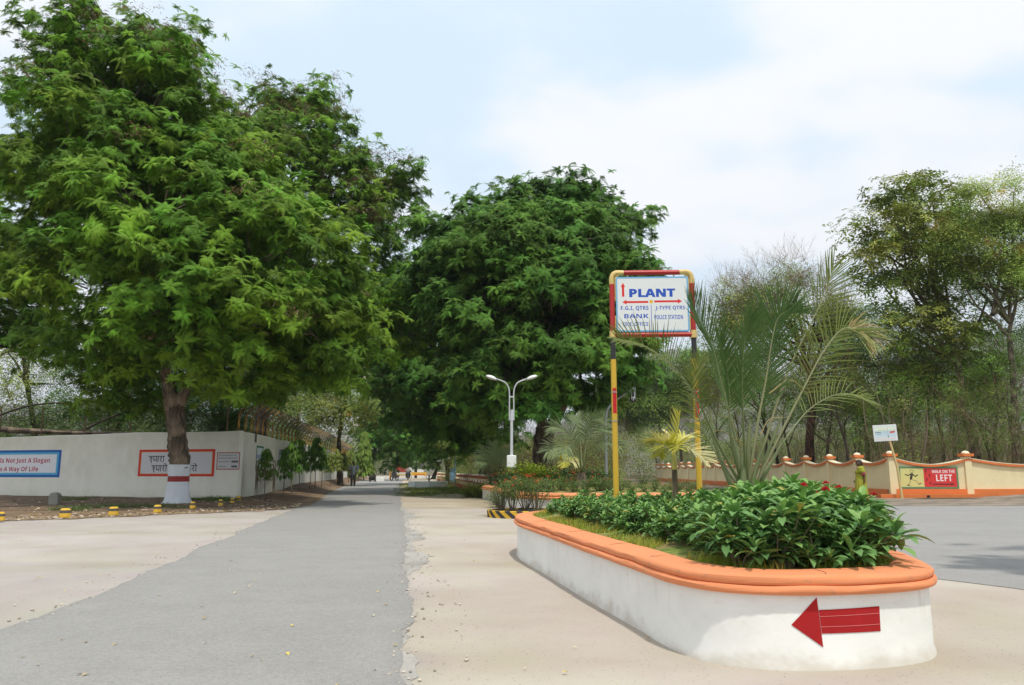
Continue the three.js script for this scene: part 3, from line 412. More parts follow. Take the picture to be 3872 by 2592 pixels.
part('rim', P2.sweep([[-0.01, 0.40], ...roll(0.022, 0.432, 0.034, -1.5, 1.35, 5), ...roll(0.0, 0.50, 0.036, -1.2, 1.3, 5), [-0.17, 0.575], [-0.26, 0.57], [-0.28, 0.42]], true), capMat, planter2);
part('soil', P2.mound(0.26, 0.54, 0.62), turf, planter2);

{ // striped kerb round the small bed
  const bed = thing('kerb_ring', 'low round flower bed kerb with slanted black and yellow stripes', 'kerb', [0.36, 0, -20.3]);
  const yb = plaster([0.66, 0.40, 0.03]), bb = plaster([0.035, 0.033, 0.035]), R0 = 0.86, R1 = 1.0, N = 40;
  for (let i = 0; i < N; i++) {
    const m = new Mesher(), S = 3, sk = 0.11, a0 = i / N * 6.2832, da = 6.2832 / N;
    for (let s = 0; s <= S; s++) { const a = a0 + da * s / S; for (const [r, y, k] of [[R1, 0, -sk], [R1, 0.165, sk], [R1 - 0.015, 0.18, sk], [R0, 0.18, sk], [R0, 0, -sk]]) m.v(Math.cos(a + k) * r, y, Math.sin(a + k) * r, a * r, y); }
    for (let s = 0; s < S; s++) for (let k = 0; k < 4; k++) { const b = s * 5 + k; m.quad(b, b + 1, b + 6, b + 5); }
    part('kerb_block', toCreasedNormals(m.geo(), 0.6), i % 2 ? yb : bb, bed);
  }
  part('soil', (() => { const g = new THREE.CircleGeometry(R0, 30).rotateX(-Math.PI / 2); const p = g.attributes.position, uv = g.attributes.uv; for (let i = 0; i < p.count; i++) uv.setXY(i, p.getX(i), p.getZ(i)); return g.translate(0, 0.14, 0); })(), groundMat, bed);
}
{ // low cream balustrade with a red base along the left of the garden
  const run = []; for (let i = 0; i <= 30; i++) { const t = i / 30, z = -35.5 - 53 * t; run.push([-1.15 - 7.1 * Math.pow(t, 1.05), z]); }
  const low = thing('garden_wall', 'low scalloped cream garden wall with red base beside the verge', 'wall');
  scallopedWall(low, run, 0.66, 0.5, 0.30, { om: plaster([0.42, 0.09, 0.055]), scale: 0.8 });
}
// ---------------------------------------------------------------- foliage pieces
function feathered(leaves, len, pairs, plen, droop, seed) {                    // a whorl of arching feather leaves at a branch tip
  const m = new Mesher(), r = rng(seed);
  for (let l = 0; l < leaves; l++) {
    const a = (l + r() * 0.7) / leaves * 6.2832, el = -0.15 + r() * 1.25, L = len * (0.55 + r() * 0.7), d = V(Math.cos(a), 0, Math.sin(a)), side = V(-d.z, 0, d.x), P = (t) => d.clone().multiplyScalar(L * t * Math.cos(el * (1 - t * 0.4))).setY(L * (Math.sin(el) * t - droop * t * t));
    for (let k = 0; k < pairs; k++) {
      const t = 0.12 + 0.88 * k / (pairs - 1), p = P(t), f = P(Math.min(1.02, t + 0.06)).sub(p).normalize(), w = plen * Math.sin(Math.PI * (0.18 + 0.74 * t)), hw = len * 0.046;
      for (const s of [-1, 1]) { const e = p.clone().addScaledVector(side, s * w).addScaledVector(f, w * 0.4).add(V(0, -w * (0.45 + 0.4 * r()), 0)); m.quad(m.pt(p.clone().addScaledVector(f, -hw)), m.pt(p.clone().addScaledVector(f, hw)), m.pt(e.clone().addScaledVector(f, hw * 0.7)), m.pt(e.clone().addScaledVector(f, -hw * 0.5))); }
    }
  }
  return m.geo();
}
function leafy(n, len, wid, rad, seed, up = 0.5, hang = 0) {                     // a sprig of broad leaves, each folded along its midrib
  const m = new Mesher(), r = rng(seed);
  for (let i = 0; i < n; i++) {
    const a = i * 2.4 + r(), t = r(), L = len * (0.7 + r() * 0.6), p = V(Math.cos(a) * rad * t, (r() - 0.4) * rad * 0.9, Math.sin(a) * rad * t), d = V(Math.cos(a + (r() - 0.5)), up * (r() - 0.3) - hang, Math.sin(a + (r() - 0.5))).normalize(), s = d.clone().cross(V(0.1 * (r() - 0.5), 1, 0.1)).normalize(), nn = s.clone().cross(d).multiplyScalar(wid * 0.22);
    const q = (f, w, k) => m.pt(p.clone().addScaledVector(d, L * f).addScaledVector(s, wid * w).addScaledVector(nn, k));
    const A = q(0, 0, 0), B = q(0.45, 0.5, 1), C = q(1, 0, -0.4), D = q(0.45, -0.5, 1), E = q(0.5, 0, 0); m.tri(A, B, E); m.tri(B, C, E); m.tri(A, E, D); m.tri(E, C, D);
  }
  return m.geo();
}
function twiggy(n, len, wid, seed, up = 0.6, fork = 2) {                         // bare thin twigs that fork
  const m = new Mesher(), r = rng(seed);
  const go = (p, d, L, w, k) => { const s = d.clone().cross(V(r() - 0.5, r() - 0.5, r() - 0.5)).normalize(), e = p.clone().addScaledVector(d, L).add(V(0, L * 0.06, 0)), u = s.clone().cross(d); for (const q of [s, u]) { const a = m.pt(p.clone().addScaledVector(q, w)), b = m.pt(p.clone().addScaledVector(q, -w)), c = m.pt(e.clone().addScaledVector(q, -w * 0.5)), f = m.pt(e.clone().addScaledVector(q, w * 0.5)); m.quad(a, b, c, f); } if (k > 0) for (let i = 0; i < fork; i++) go(e, d.clone().add(V((r() - 0.5) * 1.1, (r() - 0.35) * 0.7, (r() - 0.5) * 1.1)).normalize(), L * (0.55 + r() * 0.3), w * 0.6, k - 1); };
  for (let i = 0; i < n; i++) { const a = r() * 6.28; go(V(0, 0, 0), V(Math.cos(a) * (1 - up * 0.6), up + r() * 0.3, Math.sin(a) * (1 - up * 0.6)).normalize(), len * (0.5 + r() * 0.4), wid, 2); }
  return m.geo();
}
const G_feather = [feathered(13, 0.42, 9, 0.085, 0.55, 3), feathered(12, 0.38, 8, 0.08, 0.8, 17), feathered(9, 0.48, 9, 0.085, 0.45, 29)], G_fine = [leafy(46, 0.075, 0.036, 0.42, 5, 0.5), leafy(40, 0.07, 0.034, 0.40, 8, 0.3)], G_broad = [leafy(17, 0.17, 0.095, 0.24, 21, 0.4), leafy(15, 0.18, 0.09, 0.25, 22, 0.1)];
const G_twig = [twiggy(5, 0.75, 0.008, 4), twiggy(5, 0.8, 0.007, 9)], G_pods = [leafy(26, 0.13, 0.028, 0.28, 31, 0.2, 0.5)];
const L_green = leafMat([0.14, 0.28, 0.022], 0.28), L_dark = leafMat([0.10, 0.225, 0.03], 0.28), L_olive = leafMat([0.25, 0.325, 0.075], 0.38), L_broad = leafMat([0.25, 0.32, 0.065], 0.36, 0.55), L_pod = leafMat([0.30, 0.205, 0.145], 0.2, 0.8), L_dry = leafMat([0.27, 0.215, 0.115], 0.25, 0.8), L_lime = leafMat([0.20, 0.31, 0.05], 0.38);
const B_grey = bark([0.32, 0.265, 0.21]), B_dark = bark([0.115, 0.092, 0.072]), B_red = bark([0.16, 0.085, 0.055]), B_pale = bark([0.30, 0.265, 0.215]), B_twig = std([0.165, 0.13, 0.10], 0.95);
// crown: lobes are world-space [x, y, z, r]; clumps of sprigs sit on the lobes, each fed by a twig
function growTree(t, o) {
  const base = t.position, r = rng(o.seed), inv = (v) => v.clone().sub(base), sprays = [], twigs = [], extra = [];
  const tint = (k, warm) => new THREE.Color(k * (1 + warm), k, k * (1 - warm * 0.5));
  const cr = o.clump ?? 0.95;
  for (const lb of o.lobes) {
    const c = V(lb[0], lb[1], lb[2]), R = lb[3], n = Math.max(3, Math.round((o.dens ?? 1) * 5.2 * (R / cr) ** 2));
    for (let i = 0; i < n; i++) {
      const y = 1 - 1.7 * r(), a = r() * 6.2832, h = Math.sqrt(Math.max(0, 1 - y * y)), d = V(Math.cos(a) * h, y, Math.sin(a) * h), p = c.clone().add(V(d.x, d.y * (o.flat ?? 0.88), d.z).multiplyScalar(R * (0.66 + 0.36 * Math.sqrt(r()))));
      if (o.lobes.some((q) => q !== lb && Math.hypot(p.x - q[0], (p.y - q[1]) / 0.88, p.z - q[2]) < q[3] * 0.6)) continue;
      const tone = 0.72 + 0.62 * r(), warm = (r() - 0.35) * 0.35, size = 0.5 + r() * 0.95, m = Math.round((o.per ?? 7) * size * size);
      for (let k = 0; k < m; k++) {
        const b = r() * 6.2832, e = Math.acos(1 - 1.55 * r()), q = V(Math.cos(b) * Math.sin(e), Math.cos(e) * 0.75, Math.sin(b) * Math.sin(e)).addScaledVector(d, 0.4), s = p.clone().addScaledVector(q, cr * size * (0.15 + 0.85 * Math.sqrt(r())) * (k % 4 === 3 ? 1.35 : 1));
        const nrm = q.clone().normalize().multiplyScalar(0.55).add(V((r() - 0.5) * 0.9, 0.35 + (o.upright ?? 0.55) * 0.6, (r() - 0.5) * 0.9)).normalize();
        sprays.push({ p: inv(s), q: facing(nrm, r() * 6.28), s: (o.size ?? 1) * (0.6 + r() * 0.85), c: tint(tone * (0.66 + 0.7 * r()), warm + (r() - 0.5) * 0.15) });
      }
      if (o.extra && r() < (p.y > (o.extraAbove ?? -99) ? o.extra : o.extra * 0.08)) for (let k = 0; k < 9; k++) extra.push({ p: inv(p.clone().addScaledVector(d, cr * 0.4).add(V((r() - 0.5) * cr * 1.8, cr * 0.25 + r() * cr * 0.7, (r() - 0.5) * cr * 1.8))), q: facing(V((r() - 0.5), 1, (r() - 0.5)).normalize(), r() * 6.28), s: 0.7 + r() * 0.6, c: tint(0.7 + r() * 0.6, 0.1) });
      if (r() < (o.twigs ?? 0.55)) { const s0 = c.clone().lerp(p, 0.4), w = 0.008 + 0.007 * R; twigs.push(limb(bend(inv(s0), inv(p), 4, R * 0.22, r), [w * 1.3, w, w * 0.8, w * 0.6, w * 0.4], 4)); }
    }
  }
  (o.limbs ?? []).forEach((L, k) => { const pts = curve(L.p.map((v) => inv(v)), Math.max(6, L.p.length * 5)); part(L.name ?? (k ? 'limb' : 'trunk'), limb(pts, pts.map((_, i) => lerp(L.r[0], L.r[1], Math.pow(i / (pts.length - 1), L.pow ?? 0.8)) * (1 + (L.flare ?? 0) * Math.exp(-i / pts.length * 14))), L.sides ?? 9, 0.22, o.seed + k), L.m ?? o.bark, t); });
  if (o.reach !== false) { const trunkTop = o.top; o.lobes.forEach((lb, i) => { if (lb[4]) return; const e = V(lb[0], lb[1], lb[2]), s = trunkTop[i % trunkTop.length], w = 0.028 * Math.sqrt(lb[3]) * (o.limbScale ?? 1) + 0.02; const pts = bend(inv(s), inv(e), 8, s.distanceTo(e) * 0.22, r); part('branch', limb(pts, pts.map((_, k) => lerp(w * 2, w * 0.55, k / 8)), 6, 0.2, i), o.bark, t); }); }
  if (twigs.length) part('twigs', twigs, o.twigMat ?? o.bark, t).userData.kind = 'stuff';
  const geos = o.geo, half = Math.ceil(sprays.length / geos.length); geos.forEach((g, i) => { const l = sprays.filter((_, k) => k % geos.length === i); if (l.length) instances('crown', g, o.mat, t, l); });
  if (extra.length) instances(o.extraName ?? 'seed_pods', o.extraGeo ?? G_pods[0], o.extraMat ?? L_pod, t, extra);
  return t;
}
const lobesAt = (z, list, jit, seed) => { const r = rng(seed), k = 1.6533 / 2953 * -z; return list.map(([x, y, rr, dz = 0, skip]) => { const q = at(x, y, z + dz + (r() - 0.5) * jit); return [q.x, q.y, q.z, rr * k, skip]; }); };

// ---------------------------------------------------------------- the large trees
const groundAt = (px, z) => { const q = at(px, 1078, z); return [q.x, 0, z]; };
{
  const Z = -26.4, p = (x, y, dz = 0) => at(x, y, Z + dz), base = p(404, 1160); base.y = 0;
  const t = thing('shade_tree', 'huge green shade tree with white and red painted trunk base at left', 'tree', [base.x, base.y, base.z]);
  growTree(t, {
    seed: 11, bark: B_grey, mat: L_green, geo: G_feather, clump: 0.85, per: 24, dens: 1.15, size: 0.64, upright: 0.35, twigs: 0.45, extra: 0.6, extraAbove: 13.4,
    lobes: lobesAt(Z, [[250, 128, 108], [345, 145, 78, 1], [135, 240, 105], [300, 260, 150, 1.5], [85, 390, 95, 0.5], [210, 400, 150, 1.8], [395, 330, 110, 1.2], [480, 440, 120, 1.5], [350, 500, 160, 2.6], [130, 560, 95, 0.5], [600, 500, 105, 0.5], [560, 620, 140, 2.4], [690, 610, 110, 1.2], [740, 720, 105, 1.0], [640, 740, 130, 2.2], [420, 680, 150, 3], [250, 660, 120, 2], [790, 800, 60, 0.6], [520, 820, 105, 1.5], [320, 765, 95, 1], [210, 800, 80, 0], [650, 860, 60, 0], [470, 850, 55, -1], [575, 885, 48, 0.4], [240, 880, 44, -0.6], [285, 930, 24, -0.5], [800, 850, 40, 0.5], [350, 620, 140, -3], [560, 520, 150, -3], [250, 420, 150, -3], [650, 760, 120, -3]], 1.0, 5),
    limbs: [
      { name: 'trunk', p: [p(411, 1074), p(409, 1045), p(405, 1000), p(399, 940), p(393, 905)].map((v, i) => v.clone().setZ(Z)), r: [0.34, 0.30], flare: 0, m: B_grey },
      { p: [p(394, 930), p(376, 830), p(372, 720, 0.4), p(320, 560, 0.8), p(270, 380, 0.6), p(255, 180)], r: [0.24, 0.07] }, { p: [p(404, 935), p(438, 860), p(470, 740, -0.5), p(500, 600, -0.6), p(470, 420, 0)], r: [0.20, 0.07] },
      { p: [p(470, 760, -0.5), p(560, 700, 0.4), p(680, 640, 0.8)], r: [0.12, 0.05] }, { p: [p(372, 720, 0.4), p(300, 660, 0.6), p(190, 560, 0.5), p(100, 420)], r: [0.13, 0.05] },
    ], top: [p(372, 720, 0.3), p(470, 740, -0.4), p(320, 560, 0.7), p(500, 600, -0.5)], limbScale: 0.9,
  });
  // painted foot of the trunk
  const foot = (y0, y1, r0, r1, name, mat, flare) => {
    const m = new Mesher(), N = 40, K = 10; for (let k = 0; k <= K; k++) for (let i = 0; i <= N; i++) { const a = i / N * 6.2832, f = k / K, y = lerp(y0, y1, f), root = flare * Math.exp(-y * 6.5) * (0.55 + 0.75 * Math.max(0, Math.cos(a * 5 + 0.7)) + 0.2 * Math.sin(a * 3)), rr = lerp(r0, r1, f) * (1 + 0.06 * Math.sin(a * 4 + 1) + 0.03 * Math.sin(a * 9)) + root; m.v(Math.cos(a) * rr, y, Math.sin(a) * rr, a * 0.35, y); if (k && i) { const q = m.p.length / 3 - 1, w = N + 1; m.quad(q - w - 1, q - 1, q, q - w); } } part(name, m.geo(), mat, t);
  };
  const wash = std([0.70, 0.74, 0.80], 0.9, { map: plasterTex, bumpMap: barkBump, bumpScale: 0.03 });
  foot(-0.05, 0.80, 0.39, 0.335, 'painted_foot', wash, 0.22); foot(0.80, 0.98, 0.339, 0.335, 'red_band', std([0.30, 0.035, 0.03], 0.85, { bumpMap: barkBump, bumpScale: 0.03 }), 0.02); foot(0.98, 1.36, 0.335, 0.36, 'painted_foot', wash, 0.01);
}
{
  const Z = -38, p = (x, y, dz = 0) => at(x, y, Z + dz), b = p(590, 1000);
  const t = thing('shade_tree', 'tall tree with brown seed pods behind the painted trunk tree', 'tree', [b.x, 0, b.z]);
  growTree(t, {
    seed: 23, bark: B_grey, mat: L_green, geo: G_feather, clump: 0.95, per: 18, dens: 0.95, size: 0.72, upright: 0.35, extra: 0.8, extraAbove: 12, twigs: 0.7,
    lobes: lobesAt(Z, [[560, 290, 90], [690, 290, 85], [640, 400, 110], [750, 360, 85], [700, 240, 45], [800, 440, 85], [890, 430, 48], [930, 425, 28], [850, 500, 60], [760, 560, 110], [860, 600, 60], [880, 680, 55], [820, 720, 95], [870, 790, 62], [700, 800, 110], [760, 860, 60], [520, 420, 110], [560, 760, 130]], 1.5, 7),
    limbs: [{ p: [V(b.x, -0.1, Z), V(b.x + 0.1, 3, Z), p(610, 820), p(660, 640), p(690, 450)], r: [0.42, 0.08] }, { p: [p(640, 720), p(740, 600), p(830, 520), p(900, 450)], r: [0.16, 0.03] }, { p: [p(660, 640), p(720, 500), p(760, 380)], r: [0.13, 0.04] }],
    top: [p(640, 720), p(660, 600), p(690, 500)],
  });
}
{
  const Z = -31, p = (x, y, dz = 0) => at(x, y, Z + dz), b = p(-70, 1000, -3);
  const t = thing('shade_tree', 'green tree at the far left edge behind the slogan wall', 'tree', [b.x, 0, b.z]);
  growTree(t, { seed: 31, bark: B_dark, mat: L_green, geo: G_feather, clump: 0.8, per: 22, size: 0.66, upright: 0.35, dens: 0.9, lobes: lobesAt(Z, [[10, 560, 60], [40, 640, 55], [-60, 600, 90], [60, 720, 48], [0, 740, 70], [-90, 760, 110], [40, 800, 40], [95, 690, 26]], 1, 3), limbs: [{ p: [V(b.x, -0.1, b.z), V(b.x, 2.5, b.z), p(-70, 800, -2), p(-60, 650, -1)], r: [0.3, 0.1] }], top: [p(-65, 780, -1), p(-60, 700, -1)] });
}
{
  const Z = -36, p = (x, y, dz = 0) => at(x, y, Z + dz), b = p(1246, 1078);
  const t = thing('shade_tree', 'big dark green domed tree behind the double street lamp', 'tree', [b.x, 0, b.z]);
  growTree(t, {
    seed: 41, bark: B_grey, mat: L_dark, geo: G_feather, clump: 0.85, per: 24, dens: 1.15, twigs: 0.45, size: 0.74, upright: 0.35,
    lobes: lobesAt(Z, [[1215, 490, 75], [1130, 510, 62], [1320, 500, 70], [1060, 545, 55], [985, 540, 42], [1030, 610, 85], [1395, 560, 75], [1150, 610, 120, 1.5], [1280, 600, 130, 2], [1440, 620, 55], [1410, 680, 90, 0.5], [1130, 720, 120, 2], [1260, 740, 140, 2.6], [1380, 760, 95, 1.4], [1060, 700, 90, 0], [1180, 840, 110, 2], [1310, 840, 95, 2], [1400, 850, 50, 0], [1445, 830, 24, 0, 1], [1432, 880, 30, 0, 1], [1225, 910, 70, 1.6], [1330, 915, 40, 1], [1150, 930, 60, 1], [1230, 640, 140, -3], [1150, 780, 130, -3], [1350, 760, 120, -3]], 1.2, 9),
    limbs: [{ p: [V(b.x, -0.1, Z), p(1243, 1010), p(1250, 975)].map((v) => v.clone().setZ(Z)), r: [0.50, 0.42], flare: 0.3 }, { p: [p(1248, 985), p(1228, 930), p(1222, 840), p(1200, 690), p(1190, 560)], r: [0.3, 0.07] }, { p: [p(1252, 990), p(1288, 920), p(1300, 820), p(1330, 680), p(1320, 560)], r: [0.32, 0.07] }],
    top: [p(1222, 840), p(1300, 820), p(1200, 720), p(1330, 700)],
  });
}
const avenue = [
  [-47, 1108, 'dark tree with a leaning trunk left of the domed tree', 47, L_dark, G_feather, [[960, 640, 58], [930, 720, 70], [1010, 720, 90], [960, 810, 95], [1060, 820, 100], [930, 890, 75], [1010, 900, 90], [1090, 920, 80], [960, 960, 58], [1050, 980, 60], [900, 830, 40], [1120, 990, 50]], [[1108, 1070], [1104, 1010], [1080, 930], [1030, 820]], 0.42],
  [-66, 1030, 'feathery avenue tree overhanging the right road edge', 53, L_dark, G_feather, [[940, 650, 40], [930, 760, 55], [905, 860, 48], [960, 880, 62], [1000, 960, 60], [930, 960, 46], [965, 1010, 40], [1040, 1000, 50], [890, 920, 34]], [[1030, 1080], [1020, 1020], [985, 930], [950, 800]], 0.35],
  [-60, 780, 'yellow flowering tree above the fenced side wall', 59, L_olive, G_fine, [[790, 910, 55], [740, 930, 50], [830, 900, 40], [700, 930, 42], [800, 960, 52], [850, 950, 40], [750, 980, 45], [680, 980, 40], [640, 950, 36]], [[775, 1070], [775, 1010], [785, 940], [800, 890]], 0.22],
  [-98, 851, 'dark avenue tree beside the pale weeping tree on the left', 61, L_dark, G_feather, [[880, 960, 42], [860, 1000, 40], [905, 1000, 36], [850, 940, 36], [900, 1040, 30], [870, 1045, 30], [925, 1040, 22], [840, 985, 30]], [[851, 1095], [850, 1060], [862, 1010], [875, 960]], 0.36],
  [-112, 990, 'shadowy avenue tree beyond the blue post', 67, L_dark, G_feather, [[1000, 1010, 38], [960, 1030, 26], [1040, 1020, 40], [1075, 1030, 36], [1010, 1050, 26]], [[1000, 1090], [1002, 1060], [1005, 1020]], 0.3],
  [-150, 900, 'pale green roadside tree near the far gate booth', 71, L_olive, G_fine, [[900, 1010, 34], [940, 1035, 30], [965, 1000, 34], [920, 980, 30], [980, 1040, 26], [860, 1000, 40]], [[905, 1085], [905, 1050], [910, 1010]], 0.3],
  [-70, 690, 'grey green tree behind the angled fence posts', 73, L_olive, G_fine, [[690, 900, 46], [640, 900, 46], [720, 860, 40], [600, 930, 46], [660, 950, 40], [560, 950, 50]], [[680, 1060], [680, 990], [685, 910]], 0.25],
];
for (const [Z, px, label, seed, mat, geo, lobes, trunk, tr] of avenue) {
  const b = at(px, 1078, Z), t = thing('avenue_tree', label, 'tree', [b.x, 0, b.z]), q = trunk.map(([x, y], i) => i ? at(x, y, Z) : V(b.x, -0.1, Z)), fine = geo === G_fine;
  growTree(t, { seed, bark: B_dark, mat, geo, clump: fine ? 1.3 : 1.35, per: fine ? 12 : 20, size: fine ? 1.8 : 1.0, dens: 1.2, twigs: 0.4, lobes: lobesAt(Z, lobes, 2.5, seed), limbs: [{ p: q, r: [tr, 0.08], flare: 0.3 }], top: [q[q.length - 1], q[q.length - 2]], extra: label.startsWith('yellow') ? 0.35 : 0, extraName: 'blossom', extraMat: leafMat([0.75, 0.42, 0.03], 0.2), extraGeo: G_pods[0], extraAbove: 0 });
}
// ---------------------------------------------------------------- shrubs in the arrow planter
const leafShape = (L, W, curl, seed) => {                                       // one smooth pointed leaf along +z, folded on its midrib
  const m = new Mesher(), N = 5, r = rng(seed), tw = (r() - 0.5) * 0.3; let prev;
  for (let i = 0; i <= N; i++) { const t = i / N, w = W * (0.10 + 0.95 * Math.pow(Math.sin(Math.PI * Math.pow(t * 0.985, 1.45)), 0.7)) * (i === N ? 0.12 : 1), y = curl * L * (0.25 * Math.sin(t * 2.6) - 0.55 * t * t), z = L * t, x = tw * L * t * t * 0.3; const row = [m.v(x - w / 2, y + w * 0.22, z, 0, t), m.v(x, y, z, 0.5, t), m.v(x + w / 2, y + w * 0.22, z, 1, t)]; if (prev) for (let k = 0; k < 2; k++) m.quad(prev[k], prev[k + 1], row[k + 1], row[k]); prev = row; }
  return m.geo();
};
const leafGeos = [leafShape(0.160, 0.054, 0.3, 1), leafShape(0.175, 0.052, 0.5, 2), leafShape(0.145, 0.056, 0.12, 3), leafShape(0.130, 0.046, 0.7, 4)];
const leafMats = [leafMat([0.185, 0.35, 0.11], 0.30, 0.38), leafMat([0.26, 0.44, 0.125], 0.32, 0.40), leafMat([0.125, 0.25, 0.08], 0.27, 0.36), leafMat([0.42, 0.38, 0.09], 0.25, 0.5)];
const stemMat = std([0.17, 0.145, 0.095], 0.9), petalMat = leafMat([0.70, 0.055, 0.075], 0.25, 0.6);
const flowerHead = (() => { const m = new Mesher(), r = rng(77); for (let i = 0; i < 22; i++) { const a = r() * 6.28, e = r() * 1.4, d = V(Math.cos(a) * Math.sin(e), Math.cos(e), Math.sin(a) * Math.sin(e)), c = d.clone().multiplyScalar(0.035), s = d.clone().cross(V(0.3, 0.2, 1)).normalize(), u = d.clone().cross(s); for (const k of [0, 1.57]) { const q = s.clone().multiplyScalar(Math.cos(k)).addScaledVector(u, Math.sin(k)); m.tri(m.pt(c.clone().addScaledVector(q, 0.014)), m.pt(c.clone().addScaledVector(q, -0.014)), m.pt(c.clone().addScaledVector(d, 0.018))); m.quad(m.pt(c.clone().addScaledVector(q, 0.013)), m.pt(c.clone().addScaledVector(d.clone().cross(q), 0.013)), m.pt(c.clone().addScaledVector(q, -0.013)), m.pt(c.clone().addScaledVector(d.clone().cross(q), -0.013))); } } return m.geo(); })();
function rosettePlant(seed, single, flowers = 0) {
  const g = new THREE.Group(), r = rng(seed), stems = [], merged = [[], [], [], []], heads = 8 + Math.floor(r() * 2);
  g.name = 'leafy_shrub';
  for (let h = 0; h < heads; h++) {
    const a = h / heads * 6.28 + r(), low = h > 4, sp = h ? 0.10 + r() * 0.13 + (low ? 0.03 : 0) : 0.02, top = V(Math.cos(a) * sp, (low ? 0.10 + r() * 0.10 : 0.26 + r() * 0.17 - sp * 0.25), Math.sin(a) * sp), mid = V(Math.cos(a) * sp * 0.4, top.y * 0.5, Math.sin(a) * sp * 0.4);
    stems.push(limb([V(0, -0.06, 0), mid, top, top.clone().add(V(0, 0.02, 0))], [0.010, 0.0085, 0.007, 0.004], 5));
    for (let i = 0; i < (low ? 3 : 6); i++) { const f = lerp(0.25, 0.92, r()), p = V(0, 0, 0).lerp(top, f), q = new THREE.Quaternion().setFromEuler(new THREE.Euler(-(r() - 0.35) * 0.8, a + (r() - 0.5) * 2.6, 0, 'YXZ')), gi = Math.floor(r() * 4), mi = r() < 0.5 ? 0 : 2, sc = 0.75 + r() * 0.4; p.addScaledVector(V(Math.cos(a), 0, Math.sin(a)), sp * 0.1); if (single) { const m = part('leaf', leafGeos[gi], leafMats[mi], g); m.position.copy(p); m.quaternion.copy(q); m.scale.setScalar(sc); } else merged[mi].push(leafGeos[gi].clone().applyMatrix4(M4.compose(p, q, V(sc, sc, sc)))); }
    const n = (low ? 9 : 13) + Math.floor(r() * 4);
    for (let i = 0; i < n; i++) {
      const t = i / n, az = i * 2.4 + r() * 0.4, el = lerp(-0.05, 1.2, Math.pow(t, 1.1)) + (r() - 0.5) * 0.35, sc = lerp(1.05, 0.62, t * t) * (0.85 + r() * 0.3), q = new THREE.Quaternion().setFromEuler(new THREE.Euler(-el, az, (r() - 0.5) * 0.5, 'YXZ')), p = top.clone().add(V(0, -0.05 + 0.06 * t, 0)), gi = Math.floor(r() * 4), mi = t > 0.75 ? 1 : r() < 0.05 ? 3 : r() < 0.5 ? 0 : r() < 0.6 ? 2 : 1;
      if (single) { const m = part('leaf', leafGeos[gi], leafMats[mi], g); m.position.copy(p); m.quaternion.copy(q); m.scale.setScalar(sc); }
      else merged[mi].push(leafGeos[gi].clone().applyMatrix4(M4.compose(p, q, V(sc, sc, sc))));
    }
    if (h < flowers) { const f = part('flower', flowerHead, petalMat, g); f.position.copy(top).add(V((r() - 0.5) * 0.06, 0.05 + r() * 0.05, (r() - 0.5) * 0.06)); f.scale.setScalar(0.55 + r() * 0.3); }
  }
  part('stem', stems, stemMat, g);
  merged.forEach((l, i) => { if (l.length) part('foliage', l, leafMats[i], g).userData.kind = 'stuff'; });
  tag(g, 'glossy green rosette leaved shrub packed into the arrow planter', 'shrub', 'rosette shrubs filling the arrow planter', 'thing');
  return g;
}
{
  const near = [1, 2, 3, 4, 5].map((s) => rosettePlant(100 + s, true)), far = [1, 2, 3, 4].map((s) => rosettePlant(200 + s, false)), r = rng(91), spots = [];
  let k = 0; while (k++ < 30000 && spots.length < 210) { const x = -0.2 + r() * 3.9, z = -12.4 + r() * 7.6; if (!insideOutline(P1, x, z)) continue; const d = outlineDist(P1, x, z), leftStrip = x < 1.9 && z < -5.4 ? 0.50 : z > -5.7 ? 0.33 : 0.36; if (d < leftStrip) continue; if (Math.hypot(x - 2.15, (z + 7.75) * 0.8) < 0.45) continue; if (spots.some((s) => Math.hypot(s[0] - x, s[1] - z) < (z > -7 ? 0.27 : 0.27))) continue; spots.push([x, z]); }
  for (const [f0, f1, inset, gap, k] of [[66, 126, 0.33, 0.24, 0.8], [10, 66, 0.52, 0.30, 0.78]]) { let last = null; for (let f = f0; f < f1; f += 0.25) { const p = P1.at(f, -(inset + r() * 0.10)); if (last && last.distanceTo(p) < gap) continue; last = p; spots.push([p.x, p.z, k]); } }
  spots.forEach(([x, z, edgeScale], i) => { const close = z > -7.2, src = (close ? near : far)[i % (close ? 5 : 4)], tall = 0.52 + 0.50 * smooth(x - (1.5 + (-z - 6) * 0.3), -0.7, 0.8) + (r() - 0.5) * 0.22; const c = copy(src, null, [x, soilY(x, z) - 0.01, z], r() * 6.28, edgeScale ? edgeScale * (0.75 + r() * 0.3) * (x > 1.5 ? 1 : 0.85) : tall * 1.02), edge = outlineDist(P1, x, z), zone = z > -6.5 ? 'at the rounded front above the arrow' : edge < 0.75 && x < 1.7 ? 'in the low row beside the left grass strip' : edge < 0.75 ? 'along the right edge facing the cross road' : z > -9 ? 'in the middle around the tall palm' : 'at the far end near the sign poles'; c.userData.label = 'rosette shrub in the arrow planter, ' + zone; c.userData.group = 'rosette shrubs ' + zone; });
  const fl = [[[2.62, -6.35], 'leafy shrub with a bright red bloom on the planter side nearest the cross road'], [[2.05, -5.62], 'leafy shrub with red blooms low at the front of the arrow planter'], [[2.5, -5.75], 'leafy shrub with small red bloom at the rounded planter corner'], [[2.95, -7.4], 'leafy shrub with red flower heads by the far planter edge']];
  fl.forEach(([[x, z], label], i) => { const g = rosettePlant(300 + i, true, 3); const c = copy(g, label, [x, soilY(x, z), z], i, 1.0); delete c.userData.group; });
}

